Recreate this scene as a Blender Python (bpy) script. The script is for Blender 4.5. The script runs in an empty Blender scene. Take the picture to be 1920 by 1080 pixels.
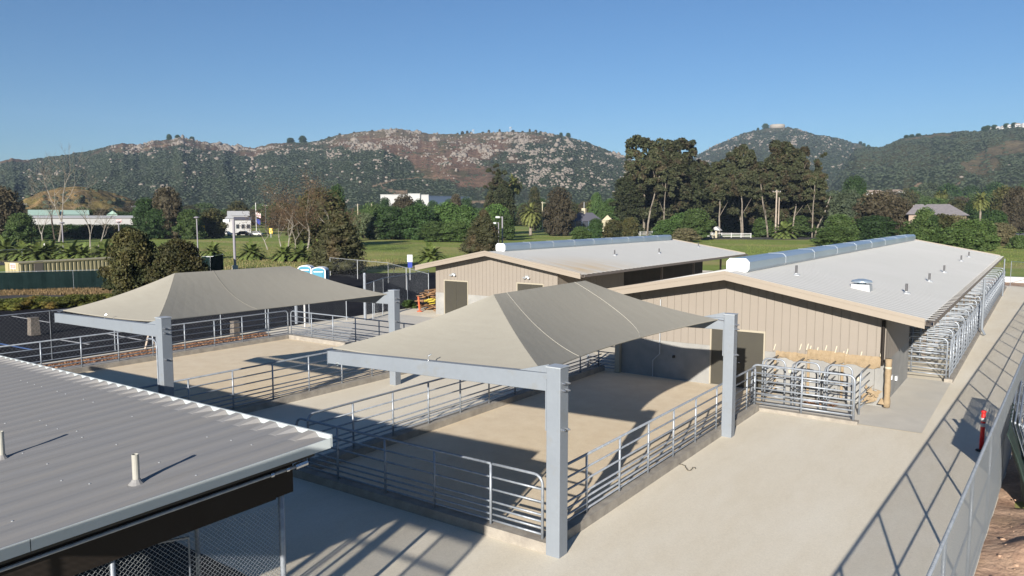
import bpy, math, random
import numpy as np
from mathutils import Vector
R=math.radians
sc=bpy.context.scene
COL=sc.collection
# ---------------------------------------------------------------- camera geometry (world: barns run along +Y, metres)
F=1420.;H=6.8
PITCH=math.atan(137/F); YAW=math.atan(1005/math.hypot(F,137))
f3=(-math.sin(YAW)*math.cos(PITCH), math.cos(YAW)*math.cos(PITCH), -math.sin(PITCH))
r3=(math.cos(YAW),math.sin(YAW),0)
u3=(-math.sin(YAW)*math.sin(PITCH), math.cos(YAW)*math.sin(PITCH), math.cos(PITCH))
def ray(u,v):
    a=(u-960)/F;b=(540-v)/F
    return tuple(f3[i]+a*r3[i]+b*u3[i] for i in range(3))
def G(u,v,z=0.0):
    d=ray(u,v);t=(z-H)/d[2];return (d[0]*t,d[1]*t,z)
def AZ(u,D):
    d=ray(u,403);l=math.hypot(d[0],d[1]);return (d[0]/l*D,d[1]/l*D)
def ELEV(u,v):
    d=ray(u,v);return d[2]/math.hypot(d[0],d[1])
def MPP(D): return D/math.hypot(F,137)       # metres per photo pixel at distance D (approx)
# ---------------------------------------------------------------- materials
MATS={}
def newmat(name):
    m=bpy.data.materials.new(name);m.use_nodes=True;n=m.node_tree
    b=n.nodes['Principled BSDF'];MATS[name]=m
    return m,n,b
def N(nt,t,**k):
    n=nt.nodes.new(t)
    for a,v in k.items(): setattr(n,a,v)
    return n
def mix_rgb(nt,fac,a,b,mode='MIX'):
    m=N(nt,'ShaderNodeMix',data_type='RGBA',blend_type=mode)
    for s,val in ((0,fac),(6,a),(7,b)):
        if hasattr(val,'links'): nt.links.new(val,m.inputs[s])
        elif s==0: m.inputs[0].default_value=val
        else: m.inputs[s].default_value=(*val,1) if len(val)==3 else val
    return m.outputs[2]
def noise(nt,scale,detail=6,rough=.6,coord=None,dist=0,stretch=None):
    n=N(nt,'ShaderNodeTexNoise');n.inputs['Scale'].default_value=scale
    n.inputs['Detail'].default_value=detail;n.inputs['Roughness'].default_value=rough
    n.inputs['Distortion'].default_value=dist
    if coord is None:
        tc=N(nt,'ShaderNodeNewGeometry');coord=tc.outputs['Position']
    if stretch:
        mp=N(nt,'ShaderNodeMapping');mp.inputs['Scale'].default_value=stretch[:3]
        if len(stretch)>3: mp.inputs['Rotation'].default_value[2]=stretch[3]
        nt.links.new(coord,mp.inputs[0]);coord=mp.outputs[0]
    nt.links.new(coord,n.inputs['Vector']);return n.outputs['Fac']
def ramp(nt,fac,lo,hi):
    r=N(nt,'ShaderNodeMapRange');r.inputs[1].default_value=lo;r.inputs[2].default_value=hi
    nt.links.new(fac,r.inputs[0]);return r.outputs[0]
def mat(name,c1,c2=None,rough=.8,metal=0.,scale=2.,lo=.35,hi=.65,c3=None,scale3=.3,lo3=.5,hi3=.7,bump=0.,bscale=None,stretch=None,fine=0.,fscale=60,spec=None,bdist=.02):
    m,nt,b=newmat(name)
    b.inputs['Roughness'].default_value=rough;b.inputs['Metallic'].default_value=metal
    if spec is not None: b.inputs['Specular IOR Level'].default_value=spec
    col=None
    if c2 is not None:
        f=ramp(nt,noise(nt,scale,stretch=stretch),lo,hi);col=mix_rgb(nt,f,c1,c2)
    if c3 is not None:
        f=ramp(nt,noise(nt,scale3,4,stretch=stretch),lo3,hi3);col=mix_rgb(nt,f,col if col else c1,c3)
    if fine>0:
        f=noise(nt,fscale,3,.7);r=N(nt,'ShaderNodeMapRange');r.inputs[1].default_value=.3;r.inputs[2].default_value=.7
        r.inputs[3].default_value=1-fine;r.inputs[4].default_value=1+fine
        nt.links.new(f,r.inputs[0]);
        cmb=N(nt,'ShaderNodeCombineColor')
        for i in range(3): nt.links.new(r.outputs[0],cmb.inputs[i])
        col=mix_rgb(nt,1.0,col if col else c1,cmb.outputs[0],'MULTIPLY')
    if col is None: b.inputs['Base Color'].default_value=(*c1,1)
    else: nt.links.new(col,b.inputs['Base Color'])
    if bump>0:
        bn=N(nt,'ShaderNodeBump');bn.inputs['Strength'].default_value=bump;bn.inputs['Distance'].default_value=bdist
        nt.links.new(noise(nt,bscale or scale*4,8,.65),bn.inputs['Height']);nt.links.new(bn.outputs[0],b.inputs['Normal'])
    return m
M={}
M['sand']=mat('decomposed_granite',(.625,.57,.465),(.585,.53,.425),rough=.95,scale=2.6,lo=.25,hi=.75,c3=(.645,.60,.505),scale3=.5,lo3=.40,hi3=.72,stretch=(1.7,.5,1,.25),bump=.35,bscale=7,fine=.08,fscale=30,spec=.1,bdist=.008)
M['pensand']=mat('pen_sand',(.62,.53,.395),(.57,.475,.345),rough=.97,scale=1.6,bump=.5,bscale=5,fine=.10,fscale=30,spec=.1,bdist=.012)
M['concrete']=mat('concrete',(.50,.475,.42),(.44,.42,.375),rough=.85,scale=1.3,bump=.15,bscale=20,fine=.07,c3=(.48,.45,.39),scale3=.4)
M['curb']=mat('curb_concrete',(.30,.275,.235),(.21,.19,.165),rough=.9,scale=3,bump=.3,bscale=25,fine=.1)
M['wallconc']=mat('cast_concrete',(.25,.248,.235),(.19,.19,.185),rough=.85,scale=1.2,lo=.3,hi=.7,c3=(.28,.275,.26),scale3=.8,bump=.15,bscale=12,fine=.05)
M['asphalt']=mat('asphalt',(.016,.017,.021),(.024,.024,.028),rough=1,spec=.02,scale=.5,fine=.25,fscale=25,bump=.2,bscale=30,c3=(.010,.011,.014),scale3=.12)
M['pedestal']=mat('speckled_stone',(.14,.12,.10),(.085,.075,.065),scale=9,lo=.45,hi=.55)
M['road']=mat('asphalt_road',(.055,.055,.058),(.075,.073,.07),rough=1,spec=.03,scale=.3,fine=.15,fscale=12)
M['paint']=mat('line_paint',(.62,.62,.62),(.45,.45,.45),scale=3)
M['bluepaint']=mat('blue_paint',(.08,.17,.40),(.06,.12,.3),scale=3)
M['soil']=mat('red_soil',(.46,.32,.225),(.31,.20,.14),rough=1,scale=1.5,bump=1,bscale=5,fine=.25,fscale=12,c3=(.38,.26,.17),scale3=.8,bdist=.06,spec=.1)
M['mulch']=mat('bark_mulch',(.16,.075,.04),(.30,.19,.12),rough=1,scale=9,lo=.45,hi=.6,bump=1,bscale=25,fine=.3,fscale=25,bdist=.05,spec=.1)
M['weeds']=mat('dry_weeds',(.22,.15,.075),(.30,.24,.11),rough=1,scale=.7,fine=.3,fscale=6,c3=(.16,.17,.05),scale3=.3,spec=.1)
M['field']=mat('meadow',(.195,.235,.065),(.15,.20,.048),rough=1,scale=.05,lo=.4,hi=.6,c3=(.27,.25,.10),scale3=.02,lo3=.48,hi3=.62,stretch=(1,2.2,1,.9),fine=.14,fscale=1.2,spec=.05)
M['lawn']=mat('lawn',(.13,.23,.04),(.10,.18,.035),rough=1,scale=.1,fine=.12,fscale=1.2,spec=.1)
M['steel']=mat('galvanised_steel',(.30,.33,.37),(.21,.235,.27),rough=.45,metal=.35,scale=9,fine=.05)
M['wire']=mat('galvanised_wire',(.33,.36,.38),rough=.5,metal=.5)
M['graypaint']=mat('pale_grey_paint',(.180,.203,.232),(.165,.187,.215),rough=.5,scale=1.4,lo=.3,hi=.7,fine=.03,fscale=14,c3=(.17,.185,.2),scale3=3,lo3=.58,hi3=.7)
M['cap']=mat('cap_plate',(.36,.39,.42),rough=.5,metal=.2)
M['bolt']=mat('zinc_bolt',(.5,.52,.55),rough=.25,metal=.9)
M['fabric']=mat('shade_cloth',(.282,.270,.234),(.270,.257,.222),rough=.95,scale=1.5,fine=.05,fscale=50,spec=.1,stretch=(1,5,1),bump=.35,bscale=2.2,bdist=.03)
_f=M['fabric'].node_tree;_o=_f.nodes['Material Output'];_b0=_f.nodes['Principled BSDF'];_t=_f.nodes.new('ShaderNodeBsdfTranslucent');_t.inputs[0].default_value=(.42,.40,.34,1);_mx=_f.nodes.new('ShaderNodeMixShader');_mx.inputs[0].default_value=.10
_f.links.new(_b0.outputs[0],_mx.inputs[1]);_f.links.new(_t.outputs[0],_mx.inputs[2]);_f.links.new(_mx.outputs[0],_o.inputs[0])
M['seam']=mat('seam_stitching',(.33,.32,.285),rough=.9)
M['roof']=mat('roof_paint_white',(.50,.498,.475),(.485,.482,.458),rough=.75,spec=.2,scale=.6,c3=(.515,.51,.49),scale3=.2,fine=.02)
M['nearroof']=mat('dusty_grey_roof',(.215,.214,.216),(.228,.219,.207),rough=.85,spec=.15,scale=.8,lo=.35,hi=.7,c3=(.205,.207,.214),scale3=2.2,lo3=.45,hi3=.7,stretch=(5,.5,1,.15),fine=.05,fscale=80)
M['trim']=mat('tan_trim',(.245,.212,.172),(.235,.20,.162),rough=.6,scale=1)
M['gutter']=mat('gutter_tan',(.16,.135,.115),rough=.6)
M['siding']=mat('tan_siding',(.212,.186,.158),(.203,.178,.151),rough=.6,scale=.8,fine=.02)
M['door']=mat('olive_door',(.040,.037,.027),(.036,.033,.025),rough=.5,scale=2)
M['frame']=mat('door_frame',(.30,.27,.21),rough=.5)
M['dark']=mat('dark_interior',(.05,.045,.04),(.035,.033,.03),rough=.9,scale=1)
M['brown']=mat('dark_brown_panel',(.013,.010,.008),(.015,.012,.010),rough=.6,spec=.2,scale=2)
M['fasciawhite']=mat('pale_fascia',(.40,.44,.455),(.38,.42,.43),rough=.5,scale=1.5)
M['ventmetal']=mat('mill_galvanised_sheet',(.34,.42,.50),(.42,.50,.57),rough=.38,metal=.6,scale=.7,stretch=(3,.4,1))
M['ventend']=mat('white_vent_end',(.50,.52,.54),rough=.4)
M['pvc']=mat('pvc_pipe',(.34,.335,.30),(.30,.295,.265),rough=.5,scale=6)
M['darkpipe']=mat('dark_vent_pipe',(.07,.07,.075),rough=.5)
M['lead']=mat('flashing_grey',(.38,.40,.42),rough=.5,metal=.3)
M['paper']=mat('masking_paper',(.27,.205,.13),(.235,.175,.105),rough=.9,scale=5,bump=.6,bscale=9,bdist=.05)
M['tape']=mat('masking_tape',(.42,.38,.29),rough=.7)
M['foam']=mat('plastic_wrap',(.62,.62,.56),(.55,.52,.42),rough=.6,scale=5)
M['red']=mat('red_plastic',(.55,.02,.02),rough=.4)
M['white']=mat('white_paint',(.44,.44,.435),(.40,.40,.395),rough=.6,scale=1)
M['orange']=mat('orange_plastic',(.50,.09,.03),rough=.5)
M['yellow']=mat('yellow_straps',(.35,.28,.03),rough=.6)
M['lumber']=mat('lumber',(.27,.155,.075),(.17,.095,.045),rough=.85,scale=6,stretch=(1,6,1))
M['rope']=mat('rope_dark',(.10,.09,.07),rough=1)
M['greencloth']=mat('green_windscreen',(.006,.013,.013),(.009,.018,.018),rough=1,spec=.02,scale=.9,fine=.15,fscale=5)
M['tarp']=mat('dark_green_tarp',(.010,.024,.018),(.016,.034,.026),rough=.7,scale=3,bump=.5,bscale=4,bdist=.08)
M['beige']=mat('container_beige',(.33,.29,.165),(.30,.26,.15),rough=.6,scale=.6)
M['teal']=mat('teal_plastic',(.015,.20,.30),(.012,.17,.27),rough=.45,scale=2)
M['whiteplastic']=mat('white_plastic',(.78,.78,.78),rough=.4)
M['lampgrey']=mat('lamp_post_paint',(.20,.19,.22),rough=.6)
M['wood']=mat('weathered_pole',(.34,.29,.24),(.27,.22,.18),rough=.9,scale=2)
M['woodbrown']=mat('brown_pole',(.28,.15,.08),rough=.9)
M['cream']=mat('cream_stucco',(.38,.345,.25),rough=.9)
M['whitewall']=mat('white_wall',(.40,.40,.40),(.37,.37,.37),rough=.8,scale=.1)
M['bluewall']=mat('blue_grey_cladding',(.10,.14,.22),rough=.8)  # even blue grey colour of the cladding itself
M['greyroof']=mat('grey_shingles',(.20,.185,.19),(.15,.14,.15),rough=.9,scale=1.5,fine=.15,fscale=6)
M['solar']=mat('solar_panels',(.02,.03,.09),rough=.2)
M['slate']=mat('dark_slate_roof',(.07,.07,.09),rough=.8)
M['pinkwall']=mat('pale_brick',(.27,.21,.17),rough=.9)
M['greenroof']=mat('pale_green_roof',(.30,.42,.36),rough=.7)
M['glass']=mat('dark_window',(.03,.035,.045),rough=.15)
M['blue']=mat('blue_flag',(.02,.04,.25),rough=.8)
M['redflag']=mat('red_white_flag',(.45,.12,.12),(.7,.7,.7),rough=.8,scale=6,lo=.49,hi=.51)
M['yel']=mat('yellow_sign',(.75,.45,.02),rough=.5)
M['carpaint']=mat('dark_car_paint',(.03,.03,.035),rough=.3)
M['rubber']=mat('black_rubber',(.03,.03,.03),rough=.8)
M['purple']=mat('dark_red_hedge',(.07,.02,.035),(.05,.03,.03),rough=1,scale=.8)
M['boulder']=mat('granite_boulder',(.205,.178,.15),(.13,.112,.095),rough=.95,scale=.25,fine=.1,fscale=1)
KL=.72
def leafmat(name,c1,c2,c3=None,tr=.12):
    m,nt,b=newmat(name);b.inputs['Roughness'].default_value=.7;b.inputs['Specular IOR Level'].default_value=.25
    oi=N(nt,'ShaderNodeObjectInfo')
    tc=N(nt,'ShaderNodeNewGeometry')
    c1=tuple(x*KL for x in c1);c2=tuple(x*KL for x in c2);c3=tuple(x*KL for x in c3) if c3 else None
    f=ramp(nt,noise(nt,.9,4,.7,tc.outputs['Position']),.35,.65)
    col=mix_rgb(nt,f,c1,c2)
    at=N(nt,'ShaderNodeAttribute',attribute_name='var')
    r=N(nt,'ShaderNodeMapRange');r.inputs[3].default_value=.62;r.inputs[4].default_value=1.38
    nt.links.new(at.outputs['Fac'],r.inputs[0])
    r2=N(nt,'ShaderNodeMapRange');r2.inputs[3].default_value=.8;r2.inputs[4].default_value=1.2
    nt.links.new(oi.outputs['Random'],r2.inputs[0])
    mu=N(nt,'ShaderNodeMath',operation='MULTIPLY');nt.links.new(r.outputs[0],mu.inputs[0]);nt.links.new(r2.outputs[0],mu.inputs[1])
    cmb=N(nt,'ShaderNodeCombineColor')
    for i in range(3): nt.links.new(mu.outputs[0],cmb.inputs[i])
    if c3 is not None:
        f3_=ramp(nt,noise(nt,.35,2,.5,tc.outputs['Position']),.52,.62);col=mix_rgb(nt,f3_,col,c3)
    col=mix_rgb(nt,1.0,col,cmb.outputs[0],'MULTIPLY')
    nt.links.new(col,b.inputs['Base Color'])
    t=N(nt,'ShaderNodeBsdfTranslucent');nt.links.new(col,t.inputs[0])
    mx=N(nt,'ShaderNodeMixShader');mx.inputs[0].default_value=tr
    out=nt.nodes['Material Output'];nt.links.new(b.outputs[0],mx.inputs[1]);nt.links.new(t.outputs[0],mx.inputs[2]);nt.links.new(mx.outputs[0],out.inputs[0])
    return m
L={}
L['olive']=leafmat('foliage_olive',(.062,.070,.024),(.09,.076,.026),(.04,.05,.018))
L['dark']=leafmat('foliage_dark_green',(.028,.062,.016),(.042,.082,.02))
L['euc']=leafmat('foliage_eucalyptus',(.052,.066,.028),(.072,.074,.034),(.075,.060,.032))
L['eucd']=leafmat('foliage_eucalyptus_dark',(.034,.050,.018),(.05,.052,.022))
L['bright']=leafmat('foliage_bright_green',(.078,.138,.032),(.055,.108,.026))
L['mid']=leafmat('foliage_mid_green',(.058,.105,.026),(.08,.12,.032))
L['bluegreen']=leafmat('foliage_blue_green',(.06,.085,.055),(.08,.10,.05))
L['brown']=leafmat('foliage_brown_red',(.080,.062,.036),(.058,.052,.028))
L['russet']=leafmat('foliage_russet',(.15,.085,.05),(.12,.09,.045))
L['pale']=leafmat('foliage_pale_willow',(.15,.18,.10),(.12,.16,.07))
L['conif']=leafmat('foliage_juniper',(.085,.082,.036),(.065,.072,.03),(.11,.085,.042))
L['palm']=leafmat('foliage_palm',(.10,.145,.035),(.155,.19,.055))
L['palmy']=leafmat('foliage_palm_yellow',(.17,.18,.055),(.12,.14,.04))
L['deadfrond']=leafmat('dead_fronds',(.20,.13,.075),(.15,.10,.06))
L['hedge']=leafmat('foliage_yellow_hedge',(.14,.14,.025),(.10,.13,.025),(.20,.13,.03))
L['tan']=leafmat('foliage_tan_brush',(.17,.165,.085),(.20,.17,.09))
L['bark']=mat('bark_pale',(.22,.19,.155),(.12,.10,.08),rough=.95,scale=1.5)
L['whitebark']=mat('bark_sycamore',(.27,.25,.22),(.15,.13,.11),rough=.95,scale=1.2)
L['darkbark']=mat('bark_dark',(.075,.055,.042),(.05,.037,.028),rough=.95,scale=3)
M['roofstain']=mat('roof_paint_dusty',(.50,.498,.475),(.485,.482,.458),rough=.75,spec=.2,scale=.6,fine=.02)
_nt=M['roofstain'].node_tree;_b=_nt.nodes['Principled BSDF'];_old=_b.inputs['Base Color'].links[0].from_socket
_g=N(_nt,'ShaderNodeNewGeometry');_vm=N(_nt,'ShaderNodeVectorMath',operation='DISTANCE');_mp=N(_nt,'ShaderNodeMapping');_mp.inputs['Scale'].default_value=(1,.55,0)
_nt.links.new(_g.outputs['Position'],_mp.inputs[0]);_nt.links.new(_mp.outputs[0],_vm.inputs[0]);_vm.inputs[1].default_value=(-23.3,22.3,0)
_r=N(_nt,'ShaderNodeMapRange');_r.inputs[1].default_value=4.2;_r.inputs[2].default_value=.3;_nt.links.new(_vm.outputs['Value'],_r.inputs[0])
_m=N(_nt,'ShaderNodeMath',operation='MULTIPLY');_nt.links.new(_r.outputs[0],_m.inputs[0]);_nt.links.new(ramp(_nt,noise(_nt,.8,5,.6,stretch=(.3,2,1)),.25,.75),_m.inputs[1])
_nt.links.new(mix_rgb(_nt,_m.outputs[0],_old,(.46,.33,.17)),_b.inputs['Base Color'])
# ---------------------------------------------------------------- mesh builder
WORG={}
def org(o): return WORG.get(o.name,Vector((0,0,0)))
def link(o,parent=None,origin=None):
    COL.objects.link(o)
    if parent is not None:
        o.parent=parent;WORG[o.name]=org(parent)
    else:
        WORG[o.name]=Vector(origin or (0,0,0));o.location=WORG[o.name]
    return o
def tag(o,label=None,cat=None,group=None,kind=None):
    if label: o['label']=label
    if cat: o['category']=cat
    if group: o['group']=group
    if kind: o['kind']=kind
    return o
def empty(name,loc,label,cat,group=None):
    o=bpy.data.objects.new(name,None);o.empty_display_size=.2;link(o,None,loc);return tag(o,label,cat,group)
class MB:
    def __init__(s): s.v=[];s.f=[]
    def add(s,vs,fs):
        b=len(s.v);s.v+=[tuple(p) for p in vs];s.f+=[tuple(i+b for i in f) for f in fs];return s
    def box(s,x0,x1,y0,y1,z0,z1):
        return s.add([(x0,y0,z0),(x1,y0,z0),(x1,y1,z0),(x0,y1,z0),(x0,y0,z1),(x1,y0,z1),(x1,y1,z1),(x0,y1,z1)],
          [(3,2,1,0),(4,5,6,7),(0,1,5,4),(1,2,6,5),(2,3,7,6),(3,0,4,7)])
    def hexa(s,b,t):  # 4 bottom pts, 4 top pts
        return s.add(list(b)+list(t),[(3,2,1,0),(4,5,6,7),(0,1,5,4),(1,2,6,5),(2,3,7,6),(3,0,4,7)])
    def beam(s,a,b,w,h,up=(0,0,1)):
        a=Vector(a);b=Vector(b);d=(b-a).normalized();u=Vector(up);x=d.cross(u).normalized();y=x.cross(d).normalized()
        x*=w/2;y*=h/2
        return s.hexa([a-x-y,a+x-y,b+x-y,b-x-y],[a-x+y,a+x+y,b+x+y,b-x+y])
    def tube(s,pts,r,n=6,cap=True,r1=None):
        pts=[Vector(p) for p in pts];base=len(s.v);m=len(pts);prev=None
        for i,p in enumerate(pts):
            d=(pts[min(i+1,m-1)]-pts[max(i-1,0)]).normalized()
            if prev is None:
                ref=Vector((0,0,1)) if abs(d.z)<.9 else Vector((1,0,0));x=d.cross(ref).normalized()
            else: x=(prev-d*prev.dot(d)).normalized()
            prev=x;y=d.cross(x);rr=r if r1 is None else r+(r1-r)*i/(m-1)
            for k in range(n):
                a=2*math.pi*k/n;s.v.append(tuple(p+(x*math.cos(a)+y*math.sin(a))*rr))
        for i in range(m-1):
            for k in range(n):
                a=base+i*n+k;b=base+i*n+(k+1)%n;s.f.append((a,b,b+n,a+n))
        if cap:
            s.f.append(tuple(base+k for k in reversed(range(n))));s.f.append(tuple(base+(m-1)*n+k for k in range(n)))
        return s
    def lathe(s,c,prof,n=12):
        base=len(s.v)
        for r,z in prof:
            for k in range(n):
                a=2*math.pi*k/n;s.v.append((c[0]+r*math.cos(a),c[1]+r*math.sin(a),c[2]+z))
        for i in range(len(prof)-1):
            for k in range(n):
                a=base+i*n+k;b=base+i*n+(k+1)%n;s.f.append((a,b,b+n,a+n))
        s.f.append(tuple(base+k for k in reversed(range(n))));s.f.append(tuple(base+(len(prof)-1)*n+k for k in range(n)))
        return s
    def prism(s,poly,z0,z1):
        n=len(poly);b=[(p[0],p[1],z0) for p in poly];t=[(p[0],p[1],z1) for p in poly]
        return s.add(b+t,[tuple(reversed(range(n))),tuple(range(n,2*n))]+[(i,(i+1)%n,n+(i+1)%n,n+i) for i in range(n)])
    def prismY(s,poly,y0,y1):   # poly of (x,z)
        n=len(poly);b=[(p[0],y0,p[1]) for p in poly];t=[(p[0],y1,p[1]) for p in poly]
        return s.add(b+t,[tuple(range(n)),tuple(reversed(range(n,2*n)))]+[(n+i,n+(i+1)%n,(i+1)%n,i) for i in range(n)])
    def build(s,name,m,parent=None,origin=None,smooth=False):
        me=bpy.data.meshes.new(name)
        if parent is None and origin is None:
            a=np.array(s.v);origin=(float(a[:,0].mean()),float(a[:,1].mean()),float(a[:,2].min()))
        og=org(parent) if parent is not None else Vector(origin)
        me.from_pydata([(v[0]-og.x,v[1]-og.y,v[2]-og.z) for v in s.v],[],s.f)
        me.materials.append(m)
        if smooth: me.polygons.foreach_set('use_smooth',[True]*len(me.polygons))
        me.update()
        o=bpy.data.objects.new(name,me);return link(o,parent,origin)
def np_mesh(name,V,Fc,m,parent=None,origin=None,var=None,smooth=False,col=None):
    me=bpy.data.meshes.new(name);V=np.asarray(V,dtype=np.float32);Fc=np.asarray(Fc,dtype=np.int32)
    k=Fc.shape[1];nf=len(Fc)
    me.vertices.add(len(V));me.vertices.foreach_set('co',V.ravel())
    me.loops.add(nf*k);me.loops.foreach_set('vertex_index',Fc.ravel())
    me.polygons.add(nf);me.polygons.foreach_set('loop_start',np.arange(0,nf*k,k,dtype=np.int32))
    try: me.polygons.foreach_set('loop_total',np.full(nf,k,dtype=np.int32))
    except Exception: pass
    if smooth: me.polygons.foreach_set('use_smooth',np.ones(nf,dtype=bool))
    me.update(calc_edges=True)
    if var is not None:
        a=me.attributes.new('var','FLOAT','FACE');a.data.foreach_set('value',np.asarray(var,dtype=np.float32))
    if col is not None:
        a=me.attributes.new('col','FLOAT_COLOR','POINT');a.data.foreach_set('color',np.asarray(col,dtype=np.float32).ravel())
    me.materials.append(m)
    if name is None: return me
    o=bpy.data.objects.new(name,me);return link(o,parent,origin or (0,0,0)) if parent is None else link(o,parent)
def struct(name,mb,m): return tag(mb.build(name,m,origin=(0,0,0)),kind='structure')
def copy_tree(o,parent=None):
    c=o.copy();COL.objects.link(c);c.parent=parent
    for ch in list(KIDS(o)): copy_tree(ch,c)
    return c
def KIDS(o): return [x for x in o.children]
# ---------------------------------------------------------------- noise
def _h(ix,iy,seed):
    n=(ix.astype(np.int64)*374761393+iy.astype(np.int64)*668265263+seed*1442695)&0xffffffff
    n=((n^(n>>13))*1274126177)&0xffffffff
    return ((n^(n>>16))&0xffff)/65535.
def vnoise(x,y,seed=0):
    ix=np.floor(x);iy=np.floor(y);fx=x-ix;fy=y-iy;fx=fx*fx*(3-2*fx);fy=fy*fy*(3-2*fy)
    a=_h(ix,iy,seed);b=_h(ix+1,iy,seed);c=_h(ix,iy+1,seed);d=_h(ix+1,iy+1,seed)
    return (a+(b-a)*fx)*(1-fy)+(c+(d-c)*fx)*fy
def fbm(x,y,o=5,seed=0):
    s=0;a=.5;
    for i in range(o): s=s+a*vnoise(x*2**i,y*2**i,seed+i*17);a*=.5
    return s
# ---------------------------------------------------------------- ground
Z=0.
def flat(name,poly,z,m):
    return tag(MB().add([(p[0],p[1],z) for p in poly],[tuple(range(len(poly)))]).build(name,m,origin=(0,0,0)),kind='structure')
def fenceX(y): return -1.32+.032*y
# far ground, one sheet out to the horizon
n_=80;gx=np.concatenate([-np.geomspace(6000,60,26),np.linspace(-50,50,21),np.geomspace(60,6000,26)])
flat('ground',[(-6000,-6000),(6000,-6000),(6000,6000),(-6000,6000)],-.06,M['field'])
flat('sand_yard',[(-37.2,-6),(fenceX(-6),-6),(fenceX(90),86),(-4,90),(-38,90),(-38,40)],-.016,M['sand'])
flat('pen_sand',[(-33.95,9),(-22.4,9),(-22.4,26.7),(-33.95,26.7)],-.008,M['pensand'])
flat('pen_sand',[(-15.6,12.7),(-8.1,12.7),(-8.1,29.2),(-15.6,29.2)],-.008,M['pensand'])
flat('concrete_pad',[(-4.75,26.3),(-2.85,26.3),(-2.85,35.2),(-4.45,35.2),(-4.45,29.2),(-4.75,29.2)],.002,M['concrete'])
flat('concrete_pad',[(-8.1,26.45),(-4.76,26.45),(-4.76,29.25),(-8.1,29.25)],-.004,M['concrete'])
flat('patio_slab',[(-36.2,27.05),(-16.2,27.05),(-16.2,31),(-24,37.8),(-36.2,37.8)],-.004,M['concrete'])
flat('walkway',[(-35.6,2),(-34.3,2),(-34.3,27.04),(-35.6,27.04)],.0,M['concrete'])
flat('mulch_bed',[(-37.1,2),(-35.62,2),(-35.62,26.9),(-37.1,27.5)],.004,M['mulch'])
flat('parking_lot',[(-120,-30),(-37.2,-30),(-37.2,30),(-38.6,40),(-40,48),(-62,34),(-63.5,23.5),(-64,-30)],-.034,M['asphalt'])
flat('play_court',[(-62,34),(-36.3,33),(-40,48),(-46,62),(-58,70),(-70,58),(-66,44)],-.028,M['asphalt'])
flat('orange_court_patch',[G(838,536),G(905,533),G(905,545),G(830,540)],-.02,mat('court_paint',(.36,.17,.08),rough=.9))
flat('road',[G(-60,562),G(0,561),G(170,557),G(240,552),G(300,545),G(300,536),G(223,543),G(0,554),G(-60,556)],-.022,M['road'])
flat('roadside_weeds',[G(-60,555),G(0,553.6),G(223,542.6),G(300,535.6),G(300,528),G(200,536),G(0,542),G(-60,544)],-.026,M['weeds'])
flat('planter_strip',[G(-60,581),G(0,577),G(230,560),G(255,552.5),G(170,557.5),G(0,561.5),G(-60,563)],-.018,M['weeds'])
flat('yard_road',[G(-40,500),G(60,493),G(220,480),G(200,472),G(0,484),G(-40,487)],-.03,M['road'])
flat('concrete_curb_line',[G(-40,486),G(0,484),G(140,472),G(140,471),G(0,481.5),G(-40,483.5)],.05,M['concrete'])
for a,b in (((22,592),(93,604)),((103,635),(167,645)),((200,625),(265,637)),((-60,610),(-5,620))):
    p=Vector(G(*a));q=Vector(G(*b));d=(q-p).normalized();nn=Vector((-d.y,d.x,0))*.07
    flat('parking_line',[p-nn,q-nn,q+nn,p+nn],-.018,M['paint'])
p=Vector(G(-20,640));q=Vector(G(60,655));nn=Vector((.05,.09,0));flat('parking_line',[p-nn,q-nn,q+nn,p+nn],-.018,M['bluepaint'])
flat('far_road',[G(1180,447.5),G(1430,449),G(1560,449),G(1560,443.5),G(1430,444.5),G(1180,443)],-.03,M['road'])
flat('far_lawn',[G(1300,443),G(1545,443),G(1545,431.5),G(1300,431.5)],-.02,M['lawn'])
flat('driveway',[G(1700,455),G(1845,460),G(1960,452),G(1960,436),G(1890,437),G(1810,447)],-.02,mat('driveway_asphalt',(.20,.20,.215),(.17,.17,.18),scale=.2,rough=.9))
flat('dirt_strip',[(-6,88.5),(6,84),(20,92),(20,101),(-6,97)],-.012,M['soil'])
# rough soil outside the fence
ys=np.arange(2,97,.28);xs=np.arange(0,22,.28);X,Y=np.meshgrid(xs,ys);X=X+(-1.30+.032*Y)
hh=(fbm(X*.9,Y*.9,5,3)-.42)*1.25*np.clip((X-(-1.3+.032*Y))/.8,0.02,1)-.02
ny,nx=X.shape;V=np.stack([X,Y,hh],-1).reshape(-1,3);i=np.arange(ny*nx).reshape(ny,nx)
Q=np.stack([i[:-1,:-1],i[:-1,1:],i[1:,1:],i[1:,:-1]],-1).reshape(-1,4)
tag(np_mesh('soil',V,Q,M['soil'],smooth=True),kind='structure')
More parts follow.
